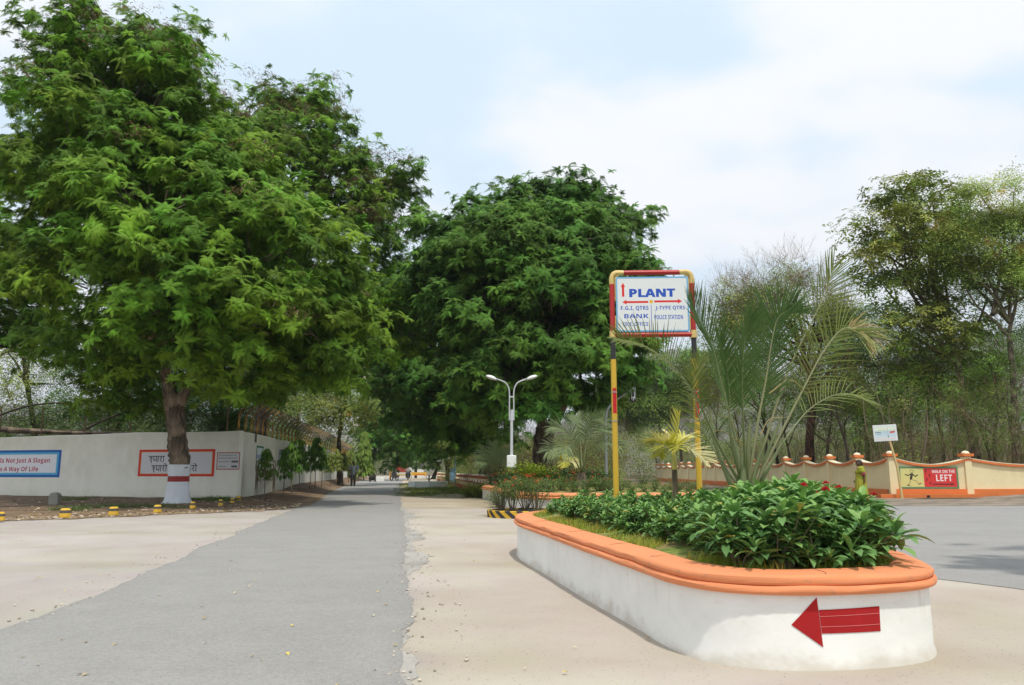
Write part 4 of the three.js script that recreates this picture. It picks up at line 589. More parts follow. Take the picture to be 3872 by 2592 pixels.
// ---------------------------------------------------------------- palms
function frond(pts, o) {                                                       // rachis through pts, leaflets in a V on both sides
  const c = new THREE.CatmullRomCurve3(pts), m = new Mesher(), r = rng(o.seed), N = o.n, face = o.face ?? V(0, 0.3, 1);
  const ra = limb(c.getPoints(18), Array.from({ length: 19 }, (_, i) => lerp(o.r ?? 0.02, 0.003, Math.pow(i / 18, 0.7))), 5);
  for (let i = 0; i < N; i++) {
    const f = i / (N - 1), t = lerp(o.from ?? 0.3, 0.995, f), p = c.getPoint(t), T = c.getTangent(t), s = T.clone().cross(face).normalize(), up = s.clone().cross(T).normalize(), L = o.len * (0.35 + 0.65 * Math.sin(Math.PI * Math.pow(lerp(0.1, 0.93, f), 0.85))) * (0.85 + r() * 0.3);
    for (const sd of [-1, 1]) {
      if (r() < (o.gap ?? 0.04)) continue;
      const ang = lerp(o.a0 ?? 0.9, o.a1 ?? 0.45, f) + (r() - 0.5) * 0.16, d = T.clone().multiplyScalar(Math.cos(ang)).addScaledVector(s, sd * Math.sin(ang)).addScaledVector(up, (o.vee ?? 0.35) + (r() - 0.5) * 0.2).normalize(), w = o.w * (0.8 + r() * 0.4), n = d.clone().cross(up).normalize();
      const q = (k, ww) => { const e = p.clone().addScaledVector(d, L * k); e.y -= (o.droop ?? 0.15) * L * k * k * (0.6 + 0.8 * ((i * 7 + sd) % 5) / 5); return [m.pt(e.clone().addScaledVector(n, ww), 0, k), m.pt(e.clone().addScaledVector(n, -ww), 1, k)]; };
      const A = q(0, w * 0.35), B = q(0.35, w * 0.5), C = q(0.7, w * 0.36), D = q(1, 0.0006); m.quad(A[0], A[1], B[1], B[0]); m.quad(B[0], B[1], C[1], C[0]); m.quad(C[0], C[1], D[1], D[0]);
    }
  }
  return [ra, m.geo()];
}
const palmGreen = leafMat([0.115, 0.205, 0.06], 0.26, 0.55), palmOlive = leafMat([0.19, 0.235, 0.06], 0.26, 0.55), palmDry = leafMat([0.46, 0.37, 0.17], 0.3, 0.7), palmYellow = leafMat([0.66, 0.63, 0.12], 0.35, 0.5), palmPale = leafMat([0.70, 0.64, 0.33], 0.3, 0.55), palmGrey = leafMat([0.20, 0.26, 0.12], 0.28, 0.65), rachisMat = std([0.175, 0.205, 0.085], 0.6), rachisPale = std([0.30, 0.30, 0.15], 0.6);
function addFrond(t, ptsW, o, mat, rm = rachisMat) { const pts = ptsW.map((v) => v.clone().sub(t.position)), [a, b] = frond(pts, o), g = part('frond', b, mat, t); part('rachis', a, rm, g); return g; }
{
  const Z = -8.6, P = (x, y, dz = 0) => at(x, y, Z + dz), b = P(1712, 1150);
  const t = thing('palm', 'tall feathery green palm with long fronds rising from the planter', 'palm', [b.x, 0.6, Z]);
  const F = (pts, o, mat, rm) => addFrond(t, pts.map(([x, y, dz]) => P(x, y, dz)), o, mat, rm);
  F([[1700, 1120], [1640, 1010, 0.1], [1590, 905, 0.25], [1530, 830, 0.4], [1470, 790, 0.5], [1412, 775, 0.55]], { n: 50, len: 0.50, w: 0.015, from: 0.34, seed: 1, face: V(0.3, 0.4, 1), vee: 0.75, droop: 0.18, r: 0.022 }, palmOlive);
  F([[1703, 1120], [1675, 970, -0.05], [1648, 870, -0.1], [1628, 790, -0.1], [1600, 735, 0], [1580, 690, 0.1]], { n: 60, len: 0.52, w: 0.015, from: 0.30, seed: 2, face: V(0.6, 0.1, 1), vee: 0.35, a0: 0.75, a1: 0.35, droop: 0.02, r: 0.02 }, palmGreen);
  F([[1712, 1110], [1735, 960, 0.1], [1754, 860, 0.15], [1767, 775, 0.2], [1782, 725, 0.25], [1812, 705, 0.35]], { n: 64, len: 0.56, w: 0.0155, from: 0.24, seed: 3, face: V(-0.75, 0.1, 1), vee: 0.25, a0: 0.85, a1: 0.5, droop: 0.02, r: 0.02 }, palmGreen, rachisPale);
  F([[1706, 1110], [1700, 960, 0.35], [1698, 870, 0.4], [1704, 780, 0.4], [1720, 720, 0.4]], { n: 46, len: 0.42, w: 0.015, from: 0.3, seed: 13, face: V(0.2, 0.1, 1), vee: 0.4, a0: 0.6, a1: 0.35, droop: 0.0, r: 0.018 }, palmGreen);
  F([[1718, 1120], [1783, 905, 0.1], [1818, 815, 0.15], [1860, 730, 0.2], [1890, 665, 0.2], [1906, 612, 0.2]], { n: 34, len: 0.62, w: 0.013, from: 0.38, seed: 4, face: V(0.2, -0.2, 1), vee: 0.1, a0: 1.0, a1: 0.35, droop: 0.15, r: 0.018, gap: 0.2 }, palmOlive, rachisPale);
  F([[1722, 1125], [1792, 980, 0.2], [1843, 880, 0.3], [1890, 795, 0.35], [1935, 750, 0.4], [1985, 770, 0.5]], { n: 36, len: 0.60, w: 0.013, from: 0.36, seed: 5, face: V(0.1, 0.6, 1), vee: 0.1, a0: 0.9, a1: 0.5, droop: 0.2, r: 0.018, gap: 0.15 }, palmOlive, rachisPale);
  F([[1935, 752, 0.4], [1955, 748, 0.42], [1975, 758, 0.45], [1992, 776, 0.48]], { n: 16, len: 0.30, w: 0.016, from: 0.05, seed: 6, droop: 0.5, r: 0.006 }, palmDry);
  F([[1725, 1120], [1800, 1000, -0.5], [1860, 930, -0.9], [1930, 900, -1.2], [1985, 915, -1.4]], { n: 30, len: 0.42, w: 0.011, from: 0.4, seed: 7, face: V(0, 0.8, 1), droop: 0.25, r: 0.014, gap: 0.2 }, palmOlive);
  F([[1694, 1120], [1640, 1040, -0.2], [1600, 960, -0.4], [1588, 880, -0.5], [1600, 820, -0.6]], { n: 34, len: 0.42, w: 0.017, from: 0.35, seed: 8, face: V(-0.2, 0.4, 1), vee: 0.5, droop: 0.4, r: 0.016, gap: 0.1 }, palmOlive);
  F([[1698, 1110], [1672, 1010, 0.3], [1668, 900, 0.4], [1660, 830, 0.4], [1645, 770, 0.4]], { n: 36, len: 0.36, w: 0.018, from: 0.4, seed: 12, face: V(0.3, 0.2, 1), vee: 0.5, a0: 0.6, droop: 0.1, r: 0.016, gap: 0.1 }, palmGreen);
  const Q = (x, y, dz = 0) => P(x, y, dz).sub(t.position);
  for (const [pts, r0] of [[[[1690, 1150], [1660, 1080], [1632, 1000], [1625, 940]], 0.030], [[[1698, 1150], [1690, 1060], [1672, 990]], 0.034], [[[1720, 1150], [1712, 1040], [1716, 960]], 0.034], [[[1728, 1150], [1748, 1060], [1790, 950]], 0.028], [[[1706, 1150, 0.1], [1700, 1090, 0.1], [1698, 1040, 0.1]], 0.045], [[[1716, 1150, 0.1], [1732, 1060, 0.15], [1752, 1010, 0.2]], 0.026], [[[1735, 1120], [1765, 1060, 0.1], [1800, 1000, 0.1]], 0.016]]) part('petiole', [limb(curve(pts.map((v) => Q(...v)), 6), [r0, r0 * 0.95, r0 * 0.85, r0 * 0.75, r0 * 0.65, r0 * 0.55, r0 * 0.4], 6)], rachisMat, t);
  part('trunk', [limb([V(0, -0.1, 0), V(0, 0.08, 0), V(0.01, 0.22, 0), V(0.01, 0.36, 0)], [0.12, 0.115, 0.09, 0.05], 10, 0.25)], bark([0.25, 0.22, 0.17]), t);
  for (const [a, sd] of [[[[1740, 995, 0.2], [1760, 960, 0.2], [1800, 955, 0.2]], 0], [[[1700, 1020, 0.2], [1650, 985, 0.2], [1628, 990, 0.2]], 1], [[[1760, 900, 0.3], [1810, 870, 0.3], [1850, 905, 0.3]], 2], [[[1690, 1010, 0.2], [1672, 960, 0.3], [1640, 950, 0.3]], 3]]) part('dry_blade', [limb(curve(a.map((v) => Q(...v)), 8), Array.from({ length: 9 }, (_, i) => lerp(0.008, 0.002, i / 8)), 4)], palmDry, t);
}
function smallPalm(label, Z, px, pyBase, pyTop, k, mat, old, seed, trunkMat) {
  const b = at(px, pyBase, Z), c = at(px, pyTop, Z), t = thing('small_palm', label, 'palm', [b.x, b.y, Z]), r = rng(seed), h = c.y - b.y;
  part('trunk', [limb([V(0, -0.3, 0), V(0, h * 0.45, 0), V(0.0, h * 0.55, 0)], [0.036, 0.034, 0.032], 8, 0.1)], bark([0.30, 0.25, 0.19]), t);
  part('crown_shaft', [limb([V(0, h * 0.55, 0), V(0, h * 0.8, 0), V(0, h * 1.02, 0)], [0.034, 0.03, 0.022], 8)], trunkMat, t);
  const N = 9; for (let i = 0; i < N; i++) {
    const a = i / N * 6.28 + r() * 0.4, el = i === 0 ? 1.35 : 0.25 + r() * 0.75, d = V(Math.cos(a), 0, Math.sin(a) * 0.9), L = k * (0.85 + r() * 0.3), pts = [0, 0.3, 0.6, 0.85, 1].map((f) => V(0, h * 0.98, 0).addScaledVector(d, L * f * Math.cos(el) * (1 - 0.1 * f)).add(V(0, L * (Math.sin(el) * f - (i === 0 ? 0.02 : 0.52) * f * f), 0)));
    const [ra, lf] = frond(pts, { n: 17, len: k * 0.60, w: 0.023 * k / 0.5, from: 0.14, seed: seed * 20 + i, face: V(-d.z * 0.2, 1, d.x * 0.2).addScaledVector(d, -0.3), vee: 0.3, a0: 1.0, a1: 0.45, droop: 0.12, r: 0.011 });
    const g = part('frond', lf, i % 3 === 1 ? old : mat, t); part('rachis', ra, trunkMat, g);
  }
  return t;
}
const shaftYellow = std([0.50, 0.44, 0.11], 0.6);
smallPalm('small yellow palm on a thin stem between the sign poles', -9.5, 1545, 1130, 1030, 0.50, palmYellow, palmPale, 3, shaftYellow);
smallPalm('small yellow palm in the back garden near the domed tree', -31, 1291, 1092, 1055, 0.78, palmYellow, palmPale, 4, shaftYellow);
{
  const Z = -26, P = (x, y, dz = 0) => at(x, y, Z + dz), t = thing('palm', 'grey green spreading palm in the back garden island', 'palm', [P(1331, 1090).x, 0.6, Z]);
  const F = (pts, s) => addFrond(t, pts.map(([x, y, dz]) => P(x, y, dz)), { n: 30, len: 0.75, w: 0.028, from: 0.3, seed: s, face: V(0, 0.5, 1), vee: 0.4, droop: 0.35, r: 0.03, gap: 0.1 }, palmGrey);
  F([[1331, 1080], [1315, 1020], [1290, 985], [1262, 975]], 31); F([[1331, 1080], [1328, 1010, -0.5], [1325, 975, -0.8], [1318, 955, -1]], 32); F([[1332, 1080], [1345, 1010], [1365, 985], [1395, 985]], 33); F([[1332, 1080], [1352, 1030, 0.6], [1385, 1012, 1], [1415, 1020, 1.2]], 34); F([[1330, 1080], [1305, 1040, 0.6], [1275, 1025, 1], [1250, 1035, 1.2]], 35); F([[1333, 1080], [1340, 1000, 0.4], [1352, 965, 0.6], [1375, 955, 0.8]], 36); F([[1331, 1080], [1322, 1035, 1], [1300, 1020, 1.6], [1285, 1040, 2]], 37);
  part('trunk', [limb([V(0, -0.2, 0), V(0, 0.2, 0), V(0, 0.5, 0)], [0.22, 0.2, 0.12], 9, 0.25)], B_grey, t);
}
{ // a lower grey palm at the left of the garden
  const Z = -33, P = (x, y, dz = 0) => at(x, y, Z + dz), t = thing('palm', 'low bluish palm in the shade left of the street lamp', 'palm', [P(1132, 1085).x, 0.6, Z]);
  const F = (pts, s) => addFrond(t, pts.map(([x, y, dz]) => P(x, y, dz)), { n: 26, len: 0.7, w: 0.03, from: 0.2, seed: s, vee: 0.4, droop: 0.3, r: 0.03 }, palmGrey);
  F([[1132, 1085], [1120, 1045], [1100, 1030]], 41); F([[1132, 1085], [1132, 1040], [1128, 1015]], 42); F([[1132, 1085], [1148, 1045], [1165, 1035]], 43); F([[1132, 1085], [1115, 1060, 0.5], [1090, 1055, 0.8]], 44); F([[1132, 1085], [1150, 1058, 0.5], [1170, 1062, 0.8]], 45);
  part('trunk', [limb([V(0, -0.2, 0), V(0, 0.3, 0)], [0.2, 0.12], 9, 0.25)], B_grey, t);
}

// ---------------------------------------------------------------- garden shrubs
const shrubLeaf = { green: leafMat([0.17, 0.27, 0.065], 0.3, 0.5), lime: leafMat([0.36, 0.46, 0.04], 0.38, 0.5), dark: leafMat([0.06, 0.14, 0.05], 0.25, 0.45), rust: leafMat([0.15, 0.10, 0.06], 0.2, 0.6) }, bloomMat = leafMat([0.62, 0.10, 0.035], 0.25, 0.6);
function shrub(kind, seed, h, w, flowers, leaf = 0.075, open = 0) {
  const g = new THREE.Group(), r = rng(seed), fol = [], st = [], fl = []; g.name = 'garden_shrub';
  const S = 9 + Math.floor(r() * 4); for (let s = 0; s < S; s++) {
    const a = s / S * 6.28 + r(), rad = w * 0.5 * Math.sqrt(r()), tip = V(Math.cos(a) * rad, h * (0.72 + 0.3 * r()) - rad * 0.35, Math.sin(a) * rad); st.push(limb([V(Math.cos(a) * 0.04, -0.05, Math.sin(a) * 0.04), tip.clone().multiplyScalar(0.55).add(V(0, 0.03, 0)), tip], [0.014, 0.010, 0.004], 4));
    for (let k = 0; k < 5; k++) { const f = lerp(open, 1, (k + r()) / 5), p = tip.clone().multiplyScalar(f).add(V((r() - 0.5) * w * 0.3, 0, (r() - 0.5) * w * 0.3)); fol.push(leafy(15, leaf, leaf * 0.42, w * 0.17, seed * 50 + s * 7 + k, 0.7).translate(p.x, p.y, p.z)); }
    if (flowers && r() < flowers) for (let k = 0; k < 2; k++) fl.push(leafy(9, 0.032, 0.026, 0.028, seed + k + s, 0.9).translate(tip.x + (r() - 0.5) * 0.12, tip.y + 0.05 + r() * 0.06, tip.z + (r() - 0.5) * 0.12));
  }
  part('stem', st, stemMat, g); part('foliage', fol, shrubLeaf[kind], g).userData.kind = 'stuff'; if (fl.length) part('flower', fl, bloomMat, g).userData.kind = 'stuff';
  return tag(g, null, 'shrub', null, 'thing');
}
{
  const protos = { green: [1, 2, 3].map((s) => shrub('green', 400 + s, 0.55, 0.95, 0.28)), lime: [1, 2].map((s) => shrub('lime', 420 + s, 0.75, 1.3, 0, 0.11)), dark: [1, 2].map((s) => shrub('dark', 430 + s, 0.6, 1.1, 0.3, 0.12)), rust: [shrub('rust', 440, 0.7, 1.2, 0, 0.12)] };
  const labels = { green: ['small leaved green shrub with scattered red flowers in the back garden', 'red flowered shrubs of the back garden'], lime: ['bright yellow green hedge shrub in the back garden', 'yellow green hedge shrubs of the back garden'], dark: ['dark green shrub with broad leaves in the back garden', 'dark shrubs of the back garden'], rust: ['rusty brown leaved shrub behind the back garden hedge', 'rusty shrubs of the back garden'] };
  const r = rng(55), put = (kind, px, Z, s = 1) => { const q = at(px, 1078, Z), l = protos[kind], src = l[Math.floor(r() * l.length)]; src.userData.group = labels[kind][1]; const c = copy(src, labels[kind][0], [q.x, insideOutline(P2, q.x, Z) ? 0.56 : 0.02, Z], r() * 6.28, s * (0.85 + r() * 0.3)); if (kind === 'green') { const row = Z > -24 ? 'the front row behind the island rim' : Z > -29 ? 'the second row of the back garden' : 'the rear of the back garden'; c.userData.label = 'small leaved shrub with scattered red flowers in ' + row; c.userData.group = 'red flowered shrubs in ' + row; } if (kind === 'lime') { const row = px < 1150 ? 'beside the low garden wall' : 'around the street lamp foot'; c.userData.label = 'bright yellow green hedge shrub ' + row; c.userData.group = 'yellow green shrubs ' + row; } };
  for (let x = 1175; x < 1660; x += 26) put('green', x + r() * 12, -22.2 - r() * 1.6, x > 1390 ? 0.55 : 0.8); for (let x = 1130; x < 1650; x += 30) put('green', x + r() * 12, -25 - r() * 2, x > 1390 ? 0.6 : 0.9);
  for (const x of [1068, 1085, 1102, 1120]) put('lime', x, -34 - r() * 2, 0.95); for (const x of [1182, 1200, 1216, 1234, 1250, 1226]) put('lime', x, -29 - r() * 1.5, 1.3);
  for (const x of [1150, 1168, 1265, 1280, 1300, 1316, 1345, 1365]) put('dark', x, -27.5 - r() * 2, 1.1); for (const x of [1132, 1146, 1160, 1185, 1205]) put('rust', x, -33 - r(), 1.25); for (const x of [1395, 1430, 1470, 1500, 1540]) put('green', x, -30 - r() * 3, 0.75);
  const bed = [[0.02, -20.35, 'airy flowering shrub with bare stems in the striped kerb bed'], [0.62, -20.3, 'leafy flowering shrub at the right of the striped kerb bed'], [-0.28, -20.6, 'sparse shrub leaning over the left of the striped kerb bed'], [0.35, -20.75, 'red flowered shrub at the back of the striped kerb bed']];
  bed.forEach(([x, z, label], i) => { const g = shrub('green', 460 + i, 0.92, 0.9, 0.6, 0.075, 0.42); g.position.set(x, 0.13, z); g.rotation.y = i; g.name = numbered('garden_shrub'); g.userData.label = label; scene.add(g); });
}
// weeping saplings along the side wall
{
  const sprig = (() => { const m = new Mesher(), r = rng(8); for (let i = 0; i < 11; i++) { const a = r() * 6.28, L = 0.22 + r() * 0.1, p = V(Math.cos(a) * 0.12 * r(), r() * 0.1, Math.sin(a) * 0.12 * r()), d = V(Math.cos(a) * 0.45, -0.9, Math.sin(a) * 0.45).normalize(), s = V(-Math.sin(a), 0, Math.cos(a)), q = (k, w) => m.pt(p.clone().addScaledVector(d, L * k).addScaledVector(s, w)); const A = q(0, 0), B = q(0.4, 0.026), C = q(0.4, -0.026), D = q(1, 0); m.tri(A, B, C); m.tri(B, D, C); } return m.geo(); })();
  function weeping(h, w, seed, mat, start, n, s) {
    const g = new THREE.Group(), r = rng(seed), list = []; g.name = 'sapling'; part('trunk', [limb(curve([V(0, -0.05, 0), V(0.03, h * 0.4, 0.02), V(0, h * 0.97, 0)], 8), Array.from({ length: 9 }, (_, i) => lerp(0.012 * h, 0.006, i / 8)), 6)], B_pale, g);
    for (let i = 0; i < n; i++) { const f = Math.pow(r(), 0.8), y = lerp(start, 1, f) * h, R = w * 0.5 * Math.pow(1 - f, 0.7) * (0.25 + 0.8 * Math.sqrt(r())) * (0.7 + 0.6 * vnoise(f * 7, seed)) + 0.03, a = r() * 6.28, k = 0.7 + r() * 0.6; list.push({ p: V(Math.cos(a) * R, y, Math.sin(a) * R), q: facing(UP, r() * 6.28), s: s * (0.8 + r() * 0.5), c: new THREE.Color(k * (1 + 0.3 * (r() - 0.4)), k, k * 0.9) }); }
    instances('crown', sprig, mat, g, list); return tag(g, null, 'sapling', null, 'thing');
  }
  const protos = [weeping(2.1, 0.72, 3, L_dark, 0.40, 60, 0.9), weeping(2.4, 0.85, 4, L_dark, 0.36, 64, 0.95), weeping(2.0, 0.8, 5, L_olive, 0.42, 70, 0.9)], r = rng(77);
  const rows = [[1004, -30.6, 0.85, 'young weeping tree growing inside the wire tree guard'], [1074, -33.5, 0.8], [1105, -35.5, 1.0], [1134, -38.5, 0.95], [1173, -42, 1.0], [1193, -45, 1.1], [1218, -48.5, 1.05], [1250, -53, 1.0], [1272, -57, 1.15], [1296, -62, 1.1], [1318, -67, 1.2]];
  rows.forEach(([u, z, s, label], i) => { const q = at(u / PX, 1078, z), src = protos[i < 7 ? i % 2 : 2]; const c = copy(src, label ?? ['', 'first', 'second', 'third', 'fourth', 'fifth', 'sixth', 'seventh', 'eighth', 'ninth', 'tenth'][i] + ' weeping sapling from the wall corner along the side wall', [q.x, i > 1 ? 0.25 : 0.08, z], r() * 6.28, s * 1.05); if (!label) c.userData.group = 'weeping saplings along the side wall'; });
  const big = weeping(5.6, 2.2, 9, L_lime, 0.12, 520, 1.9), q = at(1375 / PX, 1078, -92); big.name = numbered('weeping_tree'); big.position.set(q.x, 0, -92); big.userData.category = 'tree'; big.userData.label = 'tall pale yellow green weeping tree beyond the walking man'; scene.add(big);
  const b2 = copy(big, 'shorter yellow green weeping tree left of the walking man', [at(1322 / PX, 1078, -90).x, 0, -90], 2, 0.72);
  // wire tree guard
  const gp = at(1004 / PX, 1078, -30.4), gd = thing('tree_guard', 'rusty wire mesh tree guard on thin legs by the wall corner', 'tree guard', [gp.x, 0.06, -30.4], 0.2), rust = std([0.22, 0.16, 0.11], 0.8, { metalness: 0.3 });
  for (const [x, z] of [[-0.32, 0.32], [0.32, 0.32], [-0.32, -0.32], [0.32, -0.32]]) part('post', [limb([V(x, -0.1, z), V(x, 1.5, z)], [0.014, 0.014], 5)], rust, gd);
  for (const y of [0.15, 0.75, 1.45]) part('ring_bar', [limb([V(-0.32, y, 0.32), V(0.32, y, 0.32)], [0.010, 0.010], 4), limb([V(0.32, y, 0.32), V(0.32, y, -0.32)], [0.010, 0.010], 4), limb([V(-0.32, y, -0.32), V(0.32, y, -0.32)], [0.010, 0.010], 4), limb([V(-0.32, y, 0.32), V(-0.32, y, -0.32)], [0.010, 0.010], 4)], rust, gd);
  const wires = []; for (let k = -16; k < 8; k++) for (const s of [-1, 1]) for (const [ax, az, bx, bz] of [[-0.32, 0.32, 0.32, 0.32], [0.32, 0.32, 0.32, -0.32], [-0.32, -0.32, 0.32, -0.32], [-0.32, 0.32, -0.32, -0.32]]) { const x0 = k * 0.085, y = (t) => 0.15 + (s > 0 ? t : 1 - t) * 0; const pts = []; for (let i = 0; i <= 1; i++) { const t = i; pts.push(V(lerp(ax, bx, t), 0.5 + x0 * 0.9 + s * (t - 0.5) * 0.64 + 0.62, lerp(az, bz, t))); } if (pts.every((p) => p.y > 0.13 && p.y < 1.47)) wires.push(limb(pts, [0.0035, 0.0035], 3)); }
  part('wire_mesh', wires, rust, gd).userData.kind = 'stuff';
}
// ---------------------------------------------------------------- trees beyond the scalloped wall
const wood = (label, px, Z, o) => { const b = at(px, 1078, Z), t = thing('woodland_tree', label, 'tree', [b.x, 0, b.z]); o.limbs.forEach((l) => { l.p = l.p.map((v, i) => i === 0 && !l.up ? V(b.x, -0.1, b.z) : at(v[0], v[1], Z + (v[2] ?? 0))); }); o.top = o.top.map((v) => at(v[0], v[1], Z)); o.lobes = lobesAt(Z, o.lobes, o.jit ?? 2, o.seed); return growTree(t, o); };
wood('tall broad leaved tree with bent trunk behind the cream wall at right', 2238, -43, { seed: 101, bark: B_grey, mat: L_broad, geo: G_broad, clump: 0.8, per: 11, dens: 0.95, size: 1.05, twigs: 0.5,
  lobes: [[2130, 440, 45], [2080, 450, 50], [2030, 490, 42], [2060, 540, 60], [2140, 510, 65], [1965, 540, 24], [1990, 565, 32], [2040, 610, 50], [2120, 600, 65], [2010, 640, 32], [2090, 680, 60], [2170, 650, 62], [2050, 740, 46], [2130, 760, 65], [2210, 730, 55], [2090, 830, 50], [2170, 850, 50], [2120, 540, 70, -3], [2200, 800, 40]],
  limbs: [{ p: [[2238, 1078], [2225, 1000], [2200, 930], [2195, 850], [2165, 760], [2140, 660], [2120, 560]], r: [0.30, 0.07], flare: 0.2 }, { up: 1, p: [[2190, 830], [2230, 760], [2260, 680]], r: [0.13, 0.05] }, { up: 1, p: [[2165, 760], [2090, 680], [2040, 590]], r: [0.12, 0.04] }], top: [[2190, 830], [2165, 760], [2140, 660]] });
wood('light green feathery tree with forked pale trunk at the right edge', 2322, -41, { seed: 103, bark: B_pale, mat: leafMat([0.27, 0.37, 0.07], 0.4), geo: G_fine, clump: 0.85, per: 15, dens: 1.25, size: 1.5, twigs: 0.5, extra: 0.25, extraName: 'blossom', extraMat: leafMat([0.62, 0.50, 0.12], 0.3), extraGeo: G_fine[0], extraAbove: 0,
  lobes: [[2200, 540, 40], [2240, 520, 45], [2300, 500, 50], [2180, 590, 46], [2250, 590, 55], [2330, 570, 60], [2380, 520, 60], [2270, 650, 50], [2340, 650, 52], [2210, 640, 46], [2150, 620, 36], [2390, 640, 60], [2320, 440, 24], [2240, 440, 16]],
  limbs: [{ p: [[2322, 1078], [2322, 980], [2318, 860], [2308, 760]], r: [0.22, 0.13] }, { up: 1, p: [[2308, 770], [2270, 730], [2235, 700], [2200, 640]], r: [0.10, 0.03] }, { up: 1, p: [[2308, 760], [2325, 690], [2330, 600]], r: [0.12, 0.04] }], top: [[2310, 740], [2322, 680], [2270, 720]] });
wood('olive tree with reddish bare twigs and red brown forked trunk behind the palm', 1848, -47.5, { seed: 107, bark: B_red, mat: L_olive, geo: G_fine, clump: 1.0, per: 13, dens: 0.9, size: 1.6, twigs: 0.9, twigMat: B_twig, extra: 0.5, extraAbove: 9, extraName: 'bare_twigs', extraGeo: G_twig[0], extraMat: std([0.31, 0.25, 0.18], 0.95),
  lobes: [[1700, 720, 50], [1760, 700, 50], [1810, 720, 55], [1870, 700, 48], [1660, 760, 46], [1730, 770, 60], [1800, 780, 55], [1880, 760, 50], [1920, 730, 36], [1700, 820, 46], [1770, 830, 46], [1640, 720, 26], [1780, 665, 28], [1830, 660, 24]],
  limbs: [{ p: [[1848, 1078], [1853, 1000], [1858, 920], [1852, 860], [1830, 790], [1800, 720]], r: [0.34, 0.07] }, { up: 1, p: [[1858, 905], [1885, 865], [1920, 830], [1950, 800]], r: [0.13, 0.04], m: B_red }, { up: 1, p: [[1852, 860], [1880, 780], [1880, 700]], r: [0.1, 0.03] }], top: [[1845, 840], [1830, 790], [1880, 780]] });
wood('dark leafy tree on a slim straight trunk left of the bent tree', 2120, -50, { seed: 109, bark: B_dark, mat: leafMat([0.13, 0.24, 0.055], 0.34), geo: G_fine, clump: 1.1, per: 14, dens: 1.1, size: 1.7, twigs: 0.6,
  lobes: [[1990, 760, 50], [2040, 820, 55], [2110, 880, 55], [2170, 900, 45], [1970, 840, 50], [2080, 940, 40], [2240, 880, 46], [2290, 860, 46], [2230, 960, 36], [2310, 760, 40]], limbs: [{ p: [[2120, 1078], [2122, 960], [2118, 860], [2100, 760]], r: [0.17, 0.06] }], top: [[2118, 880], [2110, 800]] });
wood('mid green thorny tree over the wall left of the big palm', 1560, -88, { seed: 113, bark: B_grey, mat: leafMat([0.2, 0.32, 0.065], 0.38), geo: G_fine, clump: 1.2, per: 14, dens: 1.2, size: 2.7, twigs: 0.7, twigMat: B_twig,
  lobes: [[1470, 900, 46], [1530, 870, 50], [1580, 890, 44], [1500, 950, 40], [1620, 850, 46], [1450, 960, 36], [1430, 910, 30], [1560, 930, 36], [1660, 900, 50], [1400, 940, 36], [1360, 930, 40]], limbs: [{ p: [[1560, 1078], [1555, 1000], [1540, 930], [1530, 880]], r: [0.22, 0.07] }], top: [[1545, 960], [1535, 900]] });
wood('low green tree between the bent tree and the red trunk', 1985, -56, { seed: 127, bark: B_dark, mat: leafMat([0.16, 0.29, 0.06], 0.36), geo: G_fine, clump: 1.15, per: 14, dens: 1.2, size: 1.9, twigs: 0.6,
  lobes: [[1920, 800, 50], [1960, 850, 50], [1900, 880, 50], [2000, 900, 50], [1930, 950, 40], [1860, 930, 36], [1960, 770, 40], [2040, 960, 36]], limbs: [{ p: [[1985, 1078], [1980, 980], [1950, 880], [1940, 800]], r: [0.2, 0.06] }], top: [[1965, 920], [1945, 830]] });
{ // slender woodland trunks, a few shapes repeated
  const r = rng(303), protos = [], L_grove = leafMat([0.21, 0.38, 0.055], 0.4);
  for (let k = 0; k < 4; k++) {
    const g = thing('slender_tree', '', 'tree', [0, 0, 0], 0, ''); scene.remove(g); g.name = 'slender_tree'; const h = 6 + k * 0.8, lean = (k - 1.5) * 0.9, pts = curve([V(0, -0.1, 0), V(lean * 0.15, h * 0.3, 0.2), V(lean * 0.5, h * 0.62, -0.2), V(lean, h * 0.95, 0.1)], 12);
    part('trunk', [limb(pts, pts.map((_, i) => lerp(0.12, 0.03, i / 12)), 7, 0.2, k)], [B_dark, B_grey, B_pale, B_dark][k], g);
    for (let b = 0; b < 4; b++) { const s = pts[5 + b * 2 - (b > 2 ? 1 : 0)], a = b * 2 + k, e = s.clone().add(V(Math.cos(a) * 1.6, 1.1 + r(), Math.sin(a) * 1.6)); part('branch', [limb(bend(s, e, 6, 0.5, r), [0.05, 0.045, 0.04, 0.035, 0.03, 0.02, 0.012], 5)], B_dark, g); }
    const tw = [], lf = []; for (let i = 0; i < 120; i++) { const a = r() * 6.28, R = 2.0 * Math.sqrt(r()), y = h * (0.62 + 0.42 * r()); (i % 6 < 1 ? tw : lf).push({ p: V(lean * 0.7 + Math.cos(a) * R, y, Math.sin(a) * R), q: facing(V((r() - 0.5), 1, r() - 0.5).normalize(), r() * 6.28), s: 1.2 + r() * 0.9, c: new THREE.Color(0.8 + r() * 0.4, 0.8 + r() * 0.3, 0.7) }); }
    instances('twigs', G_twig[k % 2], B_twig, g, tw); instances('crown', G_fine[k % 2], k % 2 ? L_olive : L_grove, g, lf); protos.push(g);
  }
  const spots = [[1508, -96], [1640, -69], [1690, -63], [1745, -56], [1778, -53.5], [1800, -62], [1900, -50], [1935, -42], [1965, -60], [2050, -45], [2085, -56], [2150, -47], [2180, -58], [2265, -52], [2290, -46], [2345, -55], [1600, -75], [1550, -86], [2010, -70], [2215, -66]];
  spots.forEach(([px, Z], i) => { const q = at(px, 1078, Z), c = copy(protos[i % 4], 'slender woodland tree with thin bare branches behind the cream wall', [q.x, 0, Z], r() * 6.28, 0.85 + r() * 0.4); c.userData.group = 'slender trees of the dry woodland'; });
}
